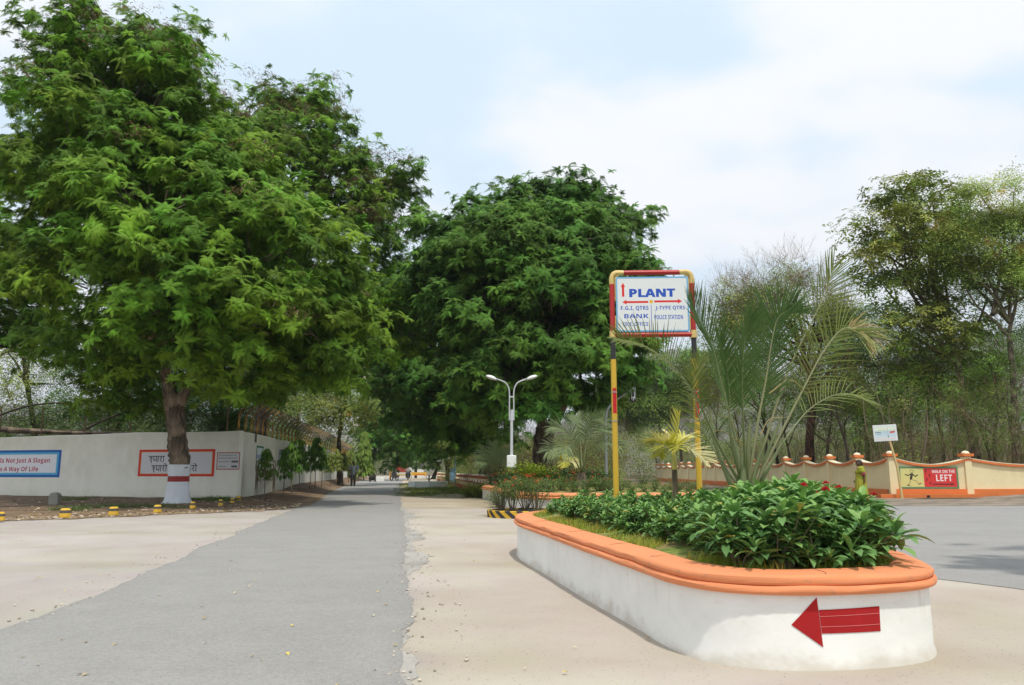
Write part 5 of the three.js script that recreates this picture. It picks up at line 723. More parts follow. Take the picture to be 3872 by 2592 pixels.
{ // a roadside tree past the right edge of the view, known by its shade on the cross road
  const t = thing('roadside_tree', 'roadside tree shading the near corner of the cross road', 'tree', [8.6, 0, -7.2]);
  growTree(t, { seed: 811, bark: B_grey, mat: L_green, geo: G_feather, clump: 0.8, per: 16, dens: 0.9, size: 0.7, upright: 0.35, lobes: [[8.1, 5.1, -7.5, 1.1], [9.4, 5.3, -7.0, 1.3], [8.8, 5.9, -7.7, 1.1], [10.0, 5.0, -8.2, 1.3]], limbs: [{ p: [V(8.6, -0.1, -7.2), V(8.7, 2.4, -7.2), V(8.8, 5, -7.3)], r: [0.2, 0.09], flare: 0.2 }], top: [V(8.75, 4.6, -7.25)] });
}
{ // dry scrub and thicket that no one could count
  const r = rng(404), B_scrub = std([0.245, 0.20, 0.15], 0.95), L_wood = leafMat([0.21, 0.39, 0.05], 0.4);
  const scatter = (name, label, geo, mat, n, place, sz, tone, lean = 0.35) => { const list = []; let k = 0; while (list.length < n && k++ < n * 6) { const p = place(); if (!p) continue; const t = tone(), s = sz(p); list.push({ p, q: facing(V((r() - 0.5) * lean, 1, (r() - 0.5) * lean).normalize(), r() * 6.28), s, c: t }); } const im = instances(name, geo, mat, scene, list); im.name = numbered(name); return tag(im, label, 'undergrowth', null, 'stuff'); };
  const right = (d0, d1, h) => () => { const z = -36 - Math.pow(r(), 1.5) * 85, x = (z > -34 ? 27 : 17.8) + d0 + Math.pow(r(), 1.1) * (d1 - d0) * (1 + (-z - 36) * 0.02), y = h * Math.pow(r(), 1.1); return V(x, y + 0.02 * Math.max(0, x - 20), z); };
  const dryTone = () => { const k = 0.65 + r() * 0.7; return new THREE.Color(k * (1 + r() * 0.25), k, k * 0.9); };
  scatter('scrub', 'grey bare twiggy scrub of the dry woodland behind the cream wall', twiggy(4, 1.1, 0.006, 14, 0.9, 2), B_scrub, 750, right(0, 34, 0.6), () => 1.0 + r() * 1.3, dryTone, 0.5);
  scatter('scrub', 'brown high twigs of the dry woodland', G_twig[1], B_scrub, 500, right(0.5, 34, 4.6), () => 1.1 + r() * 1.0, dryTone, 0.9);
  scatter('undergrowth', 'olive leaves scattered through the dry woodland', G_fine[0], L_olive, 4600, right(0, 36, 5.2), () => 0.9 + r() * 1.1, () => { const k = 0.6 + r() * 0.7; return new THREE.Color(k * 1.1, k, k * 0.9); }, 0.8);
  scatter('undergrowth', 'yellowing dry leaves low in the woodland', G_fine[1], L_dry, 1500, right(0, 36, 3.0), () => 0.7 + r() * 0.9, dryTone, 0.8);
  scatter('undergrowth', 'green leaf tufts in the woodland shade', G_fine[0], L_wood, 4800, (() => { const f = right(0.5, 42, 1); return () => { const p = f(); p.y += 1.6 + 5.2 * r() * (0.4 + 0.9 * vnoise(p.x * 0.14, p.z * 0.14)); return p; }; })(), () => 0.9 + r() * 1.1, () => { const k = 0.6 + r() * 0.6; return new THREE.Color(k, k, k); }, 0.8);
  const stems = limb(curve([V(0, 0, 0), V(0.08, 1.2, 0.03), V(-0.05, 2.6, 0), V(0.1, 4.2, 0.05)], 8), [0.045, 0.042, 0.038, 0.034, 0.03, 0.025, 0.02, 0.014, 0.006], 4);
  scatter('saplings', 'thin leafless stems crowding the dry woodland', stems, B_scrub, 330, right(0, 30, 0.02), () => 0.7 + r() * 0.7, () => { const k = 0.45 + r() * 0.6; return new THREE.Color(k, k * 0.95, k * 0.9); }, 0.3);
  // far wooded mass closing the view
  const far = (x0, x1, z0, z1, h) => () => V(lerp(x0, x1, r()), h * Math.pow(r(), 1.2), lerp(z0, z1, r()));
  const greens = () => { const k = 0.55 + r() * 0.7; return new THREE.Color(k * (0.95 + r() * 0.3), k, k * 0.9); };
  scatter('treeline', 'far wooded mass beyond the dry woodland', G_fine[1], L_olive, 5200, () => { const z = -118 - r() * 60, x = lerp(14, 125, r()); return V(x, 8.5 * Math.pow(r(), 0.9) * (0.55 + 0.55 * vnoise(x * 0.09, 3)), z); }, () => 3.2 + r() * 2.4, greens, 0.9);
  scatter('treeline', 'far wooded mass behind the gate booth and avenue', G_fine[1], L_olive, 3400, () => { const z = -205 - r() * 40, x = lerp(-85, 26, r()); return V(x, 11 * Math.pow(r(), 0.8) * (0.5 + 0.6 * vnoise(x * 0.08, 9)), z); }, () => 4 + r() * 3, greens, 0.9);
  scatter('thicket', 'grey green garden thicket between the domed tree and the cream wall', G_fine[0], L_olive, 2600, () => { const z = -52 - r() * 50, x = lerp(-5 + (-z - 52) * -0.05, 0.138 * -z, r()); return V(x, 3.6 * Math.pow(r(), 1.2), z); }, () => 1.3 + r() * 1.2, greens, 0.8);
  scatter('thicket', 'bare twigs in the garden thicket by the cream wall', G_twig[1], B_twig, 700, () => { const z = -54 - r() * 45, x = lerp(-3, 0.135 * -z, r()); return V(x, 3.6 * r(), z); }, () => 1.2 + r() * 1.0, dryTone, 0.8);
  // behind the slogan wall
  const back = (h, z0 = -39, z1 = -60) => () => { const z = lerp(z0, z1, r()), x = lerp(-58, -15.5, r()); return V(x, h * Math.pow(r(), 0.9), z); };
  scatter('thicket', 'dark green thicket behind the slogan wall', G_fine[0], leafMat([0.12, 0.215, 0.04], 0.34), 7000, back(4.6), () => 1.3 + r() * 1.1, greens, 0.8);
  scatter('thicket', 'brown twigs in the thicket behind the slogan wall', G_twig[0], B_twig, 260, back(5.2), () => 1.2 + r() * 1.0, dryTone, 0.8);
  scatter('thicket', 'far green belt behind the compound', G_fine[1], L_olive, 2200, () => { const z = -85 - r() * 40, x = lerp(-110, -24, r()); return V(x, 8.5 * Math.pow(r(), 0.9) * (0.5 + 0.6 * vnoise(x * 0.12, 5)), z); }, () => 2.6 + r() * 2, greens, 0.9);
  scatter('thicket', 'shaded green growth behind the angled fence', G_fine[1], L_dark, 1500, () => { const z = -40 - r() * 60, x = lerp(-11.7 - (-z - 30) * 0.13, -20 - (-z - 30) * 0.2, r()) - 0.8; return V(x, 4.6 * r(), z); }, () => 1.4 + r() * 1.2, greens, 0.8);
  scatter('hedge_growth', 'low green growth along the right verge garden wall', G_fine[0], L_lime, 260, () => { const z = -37 - r() * 45, t = (-z - 35.5) / 53; return V(-1.15 - 7.1 * t + 0.7 + r() * 2.4, 0.2 + 0.6 * r(), z); }, () => 0.9 + r() * 0.7, greens, 0.6);
}
{ // two thin trees and fallen limbs behind the slogan wall
  const Z = -43;
  for (const [px, label, seed, mat, lobes, trunk] of [
    [90, 'thin airy tree against the sky behind the slogan wall', 501, L_olive, [[40, 860, 50], [90, 840, 46], [10, 800, 50], [70, 900, 40], [120, 880, 30], [-40, 850, 50], [60, 780, 30]], [[90, 1060], [75, 960], [60, 880], [50, 800]]],
    [290, 'dark tree with slanting trunk behind the slogan wall', 503, L_dark, [[200, 880, 40], [260, 860, 46], [330, 880, 50], [180, 920, 40], [380, 900, 50], [440, 920, 50], [240, 930, 44], [310, 940, 40]], [[255, 1060], [270, 980], [310, 920], [350, 880]]],
    [500, 'leafy dark tree filling the gap behind the wall corner', 509, L_dark, [[480, 900, 50], [540, 910, 50], [590, 900, 44], [420, 940, 40], [560, 960, 40], [500, 960, 40], [620, 930, 36]], [[505, 1060], [505, 980], [510, 900]]]]) {
    const b = at(trunk[0][0], 1078, Z), t = thing('back_tree', label, 'tree', [b.x, 0, Z]);
    growTree(t, { seed, bark: B_dark, mat, geo: G_fine, clump: 1.0, per: px === 90 ? 9 : 15, dens: px === 90 ? 0.6 : 1.3, size: 1.5, twigs: 0.9, lobes: lobesAt(Z, lobes, 2, seed), limbs: [{ p: trunk.map(([x, y], i) => i ? at(x, y, Z) : V(b.x, -0.1, Z)), r: [0.2, 0.06] }], top: [at(...trunk[trunk.length - 2], Z), at(...trunk[trunk.length - 1], Z)] });
  }
  const log = thing('fallen_limb', 'long grey fallen limb lying behind the slogan wall top', 'branch', [at(60, 990, -36.5).x, 2.3, -36.5]), L = (x, y, dz = 0) => at(x, y, -36.5 + dz).sub(log.position);
  part('limb', [limb(curve([L(-80, 978), L(40, 985), L(150, 990), L(300, 992, 0.5)], 14), Array.from({ length: 15 }, (_, i) => lerp(0.17, 0.07, i / 14)), 8, 0.3)], B_grey, log);
  part('side_branch', [limb(curve([L(180, 990), L(240, 960), L(330, 925), L(400, 905)], 10), Array.from({ length: 11 }, (_, i) => lerp(0.06, 0.02, i / 10)), 6)], B_dark, log); part('side_branch', [limb(curve([L(-40, 965), L(60, 930), L(150, 922), L(215, 930)], 10), Array.from({ length: 11 }, (_, i) => lerp(0.06, 0.02, i / 10)), 6)], B_dark, log);
}
// ---------------------------------------------------------------- direction sign on two poles
const tube = (pts, r, sides = 10, n = 24) => { const p = pts.length > 2 ? curve(pts, n) : pts; return limb(p, p.map(() => r), sides); };
{
  const Z = -10.8, L = at(1409, 1108, Z), Rr = at(1594, 1108, Z), y = (py) => at(1500, py, Z).y, w = at(1590, 850, Z).x - at(1405, 850, Z).x, cx = (at(1405, 850, Z).x + at(1588, 850, Z).x) / 2;
  const t = thing('direction_sign', 'white direction sign board in red and yellow pipe frame on two poles', 'sign', [cx, 0, Z], -0.05), xl = -w / 2, xr = w / 2, R = 0.036;
  const yel = std([0.66, 0.42, 0.035], 0.5, { map: plasterTex }), red = std([0.45, 0.022, 0.02], 0.5, { map: plasterTex }), blk = std([0.02, 0.02, 0.022], 0.5), pale = std([0.74, 0.55, 0.20], 0.5, { map: plasterTex }), refl = std([0.55, 0.01, 0.015], 0.35);
  const top = y(624), botBar = y(766), bot = 0.5;
  for (const [x, s] of [[xl, 1], [xr, -1]]) {
    part('pole', [tube([V(x, bot, 0), V(x, y(822), 0)], R * 1.08, 12)], yel, t); part('pole_band', [tube([V(x, y(822), 0), V(x, y(772), 0)], R, 12)], blk, t);
    part('pole_collar', [tube([V(x, y(774), 0), V(x, y(757), 0)], R * 1.25, 12)], pale, t);
    part('frame_side', [tube([V(x, y(757), 0), V(x, y(650), 0)], R, 12)], red, t);
    part('frame_elbow', [tube([V(x, y(650), 0), V(x, y(638), 0), V(x + s * 0.018, y(628.5), 0), V(x + s * 0.06, top, 0), V(x + s * 0.17, top, 0)], R * 1.02, 12)], pale, t);
    part('clamp', [tube([V(x, y(896), 0), V(x, y(898.5), 0)], R * 1.25, 10), tube([V(x, y(962), 0), V(x, y(964.5), 0)], R * 1.25, 10)], std([0.4, 0.4, 0.38], 0.5, { metalness: 0.6 }), t);
    part('reflector_strip', (() => { const g = new THREE.CylinderGeometry(R * 1.11, R * 1.11, y(888) - y(x < 0 ? 946 : 957), 10, 1, true, -0.75, 1.5); g.translate(x + 0.003, (y(888) + y(x < 0 ? 946 : 957)) / 2, 0); if (x < 0) g.rotateY(0); return g; })(), refl, t);
    for (const py of [682, 730]) part('bracket', [tube([V(x, y(py), 0), V(x + s * 0.075, y(py), 0)], 0.013, 7)], pale, t);
    part('bracket_pipe', [tube([V(x + s * 0.052, y(688), 0.0), V(x + s * 0.052, y(645), 0), V(x + s * 0.06, y(634), 0), V(x + s * 0.10, y(629), 0)], 0.016, 8)], pale, t); part('bracket_pipe', [tube([V(x + s * 0.045, y(757), 0), V(x + s * 0.045, y(722), 0)], 0.016, 8)], pale, t);
  }
  part('frame_bar', [tube([V(xl + 0.16, top, 0), V(xr - 0.16, top, 0)], R, 12)], red, t); part('frame_bar', [tube([V(xl + 0.03, botBar, 0), V(xr - 0.03, botBar, 0)], R, 12)], red, t);
  for (const f of [0.2, 0.78]) { part('hanger', [tube([V(lerp(xl, xr, f), top - 0.03, 0), V(lerp(xl, xr, f), y(636), 0)], 0.012, 7)], pale, t); part('hanger', [tube([V(lerp(xl, xr, f), botBar + 0.03, 0), V(lerp(xl, xr, f), y(758), 0)], 0.012, 7)], pale, t); }
  const bw = w * (164 / 183), y0 = y(759), y1 = y(635), bh = y1 - y0, cy = (y0 + y1) / 2;
  part('board', rbox(bw, bh, 0.05, 0.022, 0, cy, 0), std([0.78, 0.80, 0.80], 0.4), t);
  part('rim_band', (() => { const s = new THREE.Shape(), k = 0.03, W = bw / 2 + 0.004, H = bh / 2 + 0.004; const rr = (p, a, b, c) => { p.moveTo(-a + c, -b); p.lineTo(a - c, -b); p.quadraticCurveTo(a, -b, a, -b + c); p.lineTo(a, b - c); p.quadraticCurveTo(a, b, a - c, b); p.lineTo(-a + c, b); p.quadraticCurveTo(-a, b, -a, b - c); p.lineTo(-a, -b + c); p.quadraticCurveTo(-a, -b, -a + c, -b); }; rr(s, W, H, k); const h = new THREE.Path(); rr(h, W - 0.02, H - 0.02, k * 0.8); s.holes.push(h); const g = new THREE.ExtrudeGeometry(s, { depth: 0.056, bevelEnabled: false }); g.translate(0, cy, -0.028); return g; })(), std([0.18, 0.45, 0.72], 0.4), t);
  const face = new THREE.PlaneGeometry(bw - 0.036, bh - 0.036); face.translate(0, cy, 0.0265);
  part('sign_face', face, std([1, 1, 1], 0.45, { map: canvasTex(1024, 768, (g, W, H) => {
    g.fillStyle = '#dfe3e3'; g.fillRect(0, 0, W, H); const red = '#d9201c', blue = '#1b4fb5';
    g.fillStyle = red; g.fillRect(66, 120, 34, 152); g.beginPath(); g.moveTo(50, 128); g.lineTo(84, 62); g.lineTo(116, 128); g.fill();
    g.fillRect(120, 338, 330, 30); g.beginPath(); g.moveTo(130, 318); g.lineTo(66, 353); g.lineTo(130, 388); g.fill(); g.fillRect(540, 332, 350, 30); g.beginPath(); g.moveTo(885, 312); g.lineTo(950, 347); g.lineTo(885, 382); g.fill();
    g.fillStyle = '#e3b21c'; g.beginPath(); g.arc(494, 350, 27, 0, 7); g.fill();
    g.fillStyle = blue; g.fillRect(488, 392, 8, 350); const tx = (s, x, yy, px, k) => { g.font = 'bold ' + px + 'px sans-serif'; const m = g.measureText(s).width; g.save(); g.translate(x, yy); g.scale(k / m, 1); g.fillText(s, 0, 0); g.restore(); };
    g.lineWidth = 9; g.strokeStyle = blue; g.lineJoin = 'round'; g.font = 'bold 160px sans-serif'; g.save(); g.translate(160, 276); g.scale(690 / g.measureText('PLANT').width, 1); g.strokeText('PLANT', 0, 0); g.fillText('PLANT', 0, 0); g.restore();
    tx('F.G.I, QTRS', 36, 470, 80, 420); tx('J-TYPE QTRS', 560, 468, 76, 430); tx('BANK', 80, 592, 88, 370); g.lineWidth = 5; tx('POLICE STATION', 530, 610, 86, 430); tx('TELE. OFFICE', 66, 706, 76, 380);
  }) }), t);
}
// ---------------------------------------------------------------- double street lamp and signal pole
{
  const Z = -30, b = at(1170, 1078, Z), y = (py) => at(1170, py, Z).y, k = 1.6533 / 2953 * 30, t = thing('street_lamp', 'white double armed street lamp with a small fuse box', 'street lamp', [b.x, 0, Z]);
  const galv = std([0.62, 0.64, 0.66], 0.45, { metalness: 0.25 }), white = std([0.82, 0.83, 0.82], 0.45), dark = std([0.28, 0.30, 0.32], 0.6);
  part('pole', [tube([V(0, 0.5, 0), V(0, y(1062), 0)], 0.072, 12)], dark, t); part('pole', [tube([V(0, y(1050), 0), V(0, y(940), 0)], 0.058, 12)], galv, t);
  part('pole_collar', [tube([V(0, y(962), 0), V(0, y(938), 0)], 0.068, 12), box(0.20, 0.05, 0.06, 0, y(952), 0), box(0.20, 0.05, 0.06, 0, y(908), 0)], galv, t);
  part('fuse_box', rbox(0.36, 0.46, 0.22, 0.03, 0, y(1056), 0.05), white, t);
  for (const s of [-1, 1]) {
    const arm = curve([V(s * 5 * k, y(962), 0), V(s * 5 * k, y(925), 0), V(s * 5 * k, y(900), 0), V(s * 7.5 * k, y(886), 0), V(s * 14 * k, y(876), 0), V(s * 24 * k, y(871), 0), V(s * 36 * k, y(867), 0)], 30);
    part('lamp_arm', [limb(arm, arm.map(() => 0.028), 8)], galv, t);
    const head = new THREE.Group(); head.name = 'lamp_head'; head.position.set(s * 34 * k, y(868.5), 0); head.rotation.z = s * 0.33; t.add(head);
    const lens = s * 27 * k, sh = new THREE.SphereGeometry(1, 20, 12, 0, Math.PI * 2, 0, Math.PI / 2).scale(Math.abs(lens) / 2, 0.105, 0.15); sh.translate(lens / 2, -0.02, 0); part('lamp_housing', sh, white, head);
    const bowl = new THREE.SphereGeometry(1, 20, 8, 0, Math.PI * 2, Math.PI / 2, Math.PI / 2).scale(Math.abs(lens) / 2 * 0.9, 0.055, 0.13); bowl.translate(lens / 2 * 1.03, -0.022, 0); part('lamp_lens', bowl, std([0.72, 0.73, 0.72], 0.25), head);
    part('lamp_socket', [tube([V(-s * 0.03, 0, 0), V(s * 0.14, 0, 0)], 0.05, 9)], dark, head);
  }
}
{
  const Z = -33.5, b = at(1386, 1078, Z), P = (x, y) => at(x, y, Z).sub(V(b.x, 0, Z)), t = thing('signal_pole', 'thin grey curved pole carrying a black traffic signal seen from behind', 'traffic signal', [b.x, 0, Z]), galv = std([0.42, 0.45, 0.47], 0.5, { metalness: 0.3 });
  const pts = curve([V(0, 0, 0), P(1386, 1000), P(1386, 955), P(1391, 935), P(1406, 918), P(1428, 903), P(1450, 888)], 36); part('pole', [limb(pts, pts.map((_, i) => lerp(0.064, 0.042, i / 36)), 9)], galv, t);
  const c = P(1448, 908); part('hanger', [tube([P(1443, 892), P(1443, 903)], 0.03, 6), tube([P(1452, 886), P(1452, 903)], 0.03, 6)], galv, t); part('signal_body', rbox(0.26, 0.41, 0.15, 0.045, c.x, c.y - 0.02, c.z - 0.04), std([0.015, 0.016, 0.018], 0.4), t);
  part('signal_bracket', [box(0.035, 0.30, 0.015, c.x - 0.07, c.y + 0.045, c.z + 0.046), box(0.035, 0.30, 0.015, c.x + 0.07, c.y + 0.045, c.z + 0.046), box(0.18, 0.035, 0.015, c.x, c.y - 0.03, c.z + 0.062), box(0.03, 0.15, 0.015, c.x, c.y - 0.09, c.z + 0.046)], std([0.6, 0.62, 0.63], 0.4, { metalness: 0.4 }), t);
}
{ // placard on a yellow stick
  const Z = -33.5, c = at(2025, 991, Z), k = 1.6533 / 2953 * 33.5, ft = at(2042, 1078, Z), t = thing('placard', 'white picture placard on a thin yellow stick by the cream wall', 'sign', [ft.x + 0.2, 0, Z]);
  const rel = c.clone().sub(t.position); part('stick', [limb([V(0.12, 0, 0.0), V(0.02, 1.3, -0.02), V(rel.x + 0.06, rel.y + 0.25, -0.03)], [0.05, 0.05, 0.045], 7)], std([0.66, 0.50, 0.22], 0.7), t);
  const bd = part('board', rbox(54 * k, 37 * k, 0.03, 0.008), std([0.76, 0.77, 0.77], 0.5), t); bd.position.copy(rel); bd.rotation.z = 0.055;
  const f = new THREE.PlaneGeometry(52 * k, 35 * k); f.translate(0, 0, 0.018);
  part('placard_face', f, std([1, 1, 1], 0.5, { map: canvasTex(512, 352, (g, w, h) => {
    g.fillStyle = '#d7dedb'; g.fillRect(0, 0, w, h); const s = g.createLinearGradient(0, 0, 0, 280); s.addColorStop(0, '#cfdacb'); s.addColorStop(0.35, '#dfe6da'); s.addColorStop(0.5, '#b4ccd6'); s.addColorStop(1, '#c9d8df'); g.fillStyle = s; g.fillRect(24, 22, w - 48, 262);
    g.fillStyle = '#c8d6b8'; g.beginPath(); g.moveTo(24, 130); g.quadraticCurveTo(160, 60, 330, 118); g.lineTo(488, 90); g.lineTo(488, 130); g.fill(); g.fillStyle = '#5f7683'; g.fillRect(30, 150, 130, 16); g.fillRect(60, 190, 110, 10); g.fillStyle = '#d0443f'; g.beginPath(); g.moveTo(350, 150); g.lineTo(480, 138); g.lineTo(470, 172); g.lineTo(370, 190); g.fill(); g.fillStyle = '#7a8f9a'; g.fillRect(310, 60, 6, 190); g.fillRect(300, 238, 30, 40);
    g.strokeStyle = '#c98f9c'; g.lineWidth = 6; for (const yy of [302, 322]) { g.setLineDash([18, 7, 30, 6, 12, 8]); g.beginPath(); g.moveTo(30, yy); g.lineTo(w - 40, yy); g.stroke(); }
  }) }), bd);
}
// ---------------------------------------------------------------- marker stones
{
  const yb = plaster([0.70, 0.43, 0.045]), bb = plaster([0.10, 0.085, 0.08]);
  const stone = (name, label, p, turn, s) => {
    const t = thing(name, label, 'marker stone', p, turn, undefined), oct = (r0, r1, h, y) => { const g = new THREE.CylinderGeometry(r1, r0, h, 8, 1).rotateY(Math.PI / 8); g.scale(1.25, 1, 0.85); g.translate(0, y, 0); return toCreasedNormals(g, 0.3); };
    part('block', oct(0.145, 0.142, 0.14, 0.02), yb, t); part('black_band', oct(0.142, 0.139, 0.095, 0.1375), bb, t); part('top', oct(0.139, 0.095, 0.06, 0.215), yb, t); t.scale.setScalar(s); return t;
  };
  const S = [[-11.55, -18.0, 'yellow marker stone at the very left edge of the verge', 0.95], [-10.78, -19.25, 'black banded yellow marker stone below the blue bordered slogan', 1.08], [-10.14, -20.3, 'yellow marker stone between the blue slogan and the red slogan', 1.02], [-9.56, -21.5, 'yellow marker stone with worn grey band left of the painted trunk', 1.0], [-9.3, -23.2, 'yellow marker stone just right of the painted trunk foot', 0.95], [-9.15, -25.0, 'yellow marker stone below the small emergency notice', 0.92], [-9.35, -26.6, 'yellow marker stone third from the wall corner', 0.85], [-9.6, -27.9, 'small yellow marker stone next to the last one by the corner', 0.85], [-9.95, -29.0, 'yellow marker stone nearest the wall corner', 0.9]];
  S.forEach(([x, z, l, s], i) => stone('marker_stone', l, [x, 0.06 + (i > 3 ? 0.05 : 0.02), z], i * 0.4, s * 0.68));
  const b = at(131, 1078, -25.5), m = thing('milestone', 'small rounded grey stone post before the slogan wall', 'stone post', [b.x, 0.05, -25.5]); part('post', [rbox(0.30, 0.34, 0.22, 0.03, 0, 0.1, 0), (() => { const g = new THREE.CylinderGeometry(0.15, 0.15, 0.22, 18, 1, false, -Math.PI / 2, Math.PI).rotateX(-Math.PI / 2); g.translate(0, 0.27, 0); return g; })()], plaster([0.30, 0.29, 0.26]), m);
}
// ---------------------------------------------------------------- things along the right verge
{
  const Z = -55, b = at(980, 1078, Z), t = thing('well_ring', 'pale blue white concrete ring with a pipe stub on the verge', 'concrete ring', [b.x, 0, Z], 0.2), m = plaster([0.66, 0.74, 0.76]);
  const N = 8, R = 1.2; for (let i = 0; i < N; i++) { const a = (i + 0.5) / N * 6.2832, g = new THREE.BoxGeometry(2 * R * Math.tan(Math.PI / N) - 0.01, 0.46, 0.16); g.translate(0, 0.22, R); g.rotateY(a); part('ring_segment', g, m, t); }
  part('inner_soil', cyl(R - 0.1, R - 0.1, 0.3, 8, 0, 0.12, 0), groundMat, t); part('pipe_stub', [tube([V(0.05, 0.2, 0), V(0.05, 0.85, 0)], 0.06, 8), tube([V(-0.12, 0.6, 0), V(0.2, 0.6, 0)], 0.04, 7)], std([0.12, 0.1, 0.09], 0.8), t);
}
{
  const Z = -58, b = at(1041, 1078, Z), P = (x, y) => at(x, y, Z).sub(V(b.x, 0, Z)), t = thing('solar_post', 'blue grey post with a slanted flat panel and blue plate', 'post', [b.x, 0, Z]), m = std([0.20, 0.29, 0.37], 0.5);
  part('post', [tube([V(0, -0.05, 0), P(1041, 1046)], 0.075, 8)], m, t); const a = P(1001, 1056), c = P(1044, 1044), g = new THREE.BoxGeometry(a.distanceTo(c), 0.06, 1.0); g.rotateZ(Math.atan2(c.y - a.y, c.x - a.x)); g.translate((a.x + c.x) / 2, (a.y + c.y) / 2, 0.05); part('slanted_panel', g, std([0.42, 0.43, 0.42], 0.5), t);
  const q = P(1035, 1088); part('blue_plate', box(0.36, 1.0, 0.04, q.x, q.y, 0.09), std([0.18, 0.34, 0.52], 0.5), t); part('foot', box(0.3, 0.06, 0.3, 0, 0.03, 0), m, t);
}
{ // grass on the right verge and by the left wall
  const m = new Mesher(), r = rng(15); for (let i = 0; i < 26; i++) { const a = r() * 6.28, x = (r() - 0.5) * 0.4, z = (r() - 0.5) * 0.4, h = 0.06 + r() * 0.12, w = 0.008, lx = Math.cos(a) * h * 0.6, lz = Math.sin(a) * h * 0.6; m.tri(m.v(x - w * Math.sin(a), 0, z + w * Math.cos(a)), m.v(x + w * Math.sin(a), 0, z - w * Math.cos(a)), m.v(x + lx, h, z + lz)); }
  const list = []; for (let i = 0; i < 2600; i++) { const z = -36 - r() * 36, t = clamp((-z - 35.5) / 53, -0.1, 1), x1 = -1.15 - 7.1 * t - 0.15, x = x1 - Math.pow(r(), 1.5) * lerp(2.6, 4.2, r()); if (z > -36 && x > -1.6 + (-z - 30) * 0.02) continue; if (fbm(x * 0.7, z * 0.4, 0, 3) < 0.42 && z > -42) continue; const k = 0.7 + r() * 0.6; list.push({ p: V(x, 0.0, z), q: facing(UP, r() * 6.28), s: 0.45 + r() * 0.5, c: r() < 0.35 ? new THREE.Color(1.6 * k, 1.3 * k, k) : new THREE.Color(k, k, k * 0.8) }); }
  const g1 = instances('grass', m.geo(), leafMat([0.15, 0.22, 0.055], 0.3), scene, list); g1.name = numbered('grass'); tag(g1, 'short green grass on the right verge', 'grass', null, 'stuff');
  const l2 = []; for (let i = 0; i < 700; i++) { const a = 2.2 + r() * 3.6, f = 0.25 + r() * 0.6, p = verge(a, f); if (fbm(p.x * 0.5, p.z * 0.5, 0, 3) < 0.60) continue; const k = 0.6 + r() * 0.6; p.y = 0.03 + bankHeight(a, f) + 0.01; l2.push({ p, q: facing(UP, r() * 6.28), s: 0.5 + r() * 0.6, c: new THREE.Color(k, k, k * 0.8) }); }
  const g2 = instances('weeds', m.geo(), leafMat([0.13, 0.20, 0.07], 0.3), scene, l2); g2.name = numbered('weeds'); tag(g2, 'sparse weeds on the dirt verge below the slogan wall', 'weeds', null, 'stuff');
  const lf = leafShape(0.07, 0.035, 0.3, 9), l3 = []; const cols = [[0.9, 0.75, 0.2], [0.55, 0.4, 0.2], [0.85, 0.8, 0.55], [0.6, 0.5, 0.35]];
  for (let i = 0; i < 170; i++) { const z = -3.2 - Math.pow(r(), 1.6) * 20, x = lerp(-0.62 * -z, 0.2 * -z + 1, r()); if (insideOutline(P1, x, z)) continue; const c = cols[Math.floor(r() * 4)]; l3.push({ p: V(x, 0.020, z), q: facing(V((r() - 0.5) * 0.4, 1, (r() - 0.5) * 0.4).normalize(), r() * 6.28), s: 0.25 + r() * 0.45, c: new THREE.Color(...c) }); }
  const f = instances('fallen_leaves', lf, leafMat([0.75, 0.7, 0.6], 0.1, 0.8), scene, l3); tag(f, 'small yellow and brown fallen leaves scattered over road and concrete', 'leaves', null, 'stuff');
  const l4 = []; for (let i = 0; i < 1500; i++) { const a = 0.8 + r() * 6, fr = Math.pow(r(), 1.4) * 0.9, p = verge(a, fr); p.y = 0.035 + bankHeight(a, fr); const c = cols[Math.floor(r() * 4)], k = 0.4 + r() * 0.6; l4.push({ p, q: facing(V((r() - 0.5), 1, (r() - 0.5)).normalize(), r() * 6.28), s: 0.6 + r() * 1.0, c: new THREE.Color(c[0] * k, c[1] * k, c[2] * k) }); }
  const f2 = instances('litter_leaves', lf, leafMat([0.42, 0.34, 0.25], 0.1, 0.8), scene, l4); tag(f2, 'dry leaf litter and chips on the dirt verge at left', 'leaves', null, 'stuff');
  const pg = new THREE.IcosahedronGeometry(0.03, 0).scale(1, 0.6, 1), l5 = []; for (let i = 0; i < 1500; i++) { const a = 0.8 + r() * 6, fr = Math.pow(r(), 1.6) * 0.8, p = verge(a, fr); p.y = 0.03 + bankHeight(a, fr); const k = 0.6 + r() * 0.8; l5.push({ p, q: facing(UP, r() * 6.28), s: 0.4 + r() * r() * 2, c: new THREE.Color(k, k * 0.95, k * 0.88) }); }
  const f3 = instances('pebbles', pg, std([0.42, 0.36, 0.29], 0.9), scene, l5); tag(f3, 'small stones strewn over the dirt verge', 'stones', null, 'stuff');
}
{ const r = rng(616), pg = new THREE.IcosahedronGeometry(0.011, 0).scale(1, 0.6, 1), l = []; for (let i = 0; i < 1000; i++) { const z = -2.9 - Math.pow(r(), 1.4) * 20, side = r() < 0.62, x = (side ? roadRight(z) : roadLeft(z)) + edgeNoise(z, side ? 2 : 1) + (side ? 1 : -1) * Math.pow(r(), 2) * 0.5 - (side ? 0.06 : -0.06), k = 0.6 + r() * 0.8; l.push({ p: V(x, 0.014, z), q: facing(UP, r() * 6.28), s: 0.35 + r() * r() * 1.3, c: new THREE.Color(k, k * 0.96, k * 0.9) }); } const g = instances('grit', pg, std([0.45, 0.41, 0.36], 0.95), scene, l); tag(g, 'loose grit along both road edges', 'grit', null, 'stuff'); }
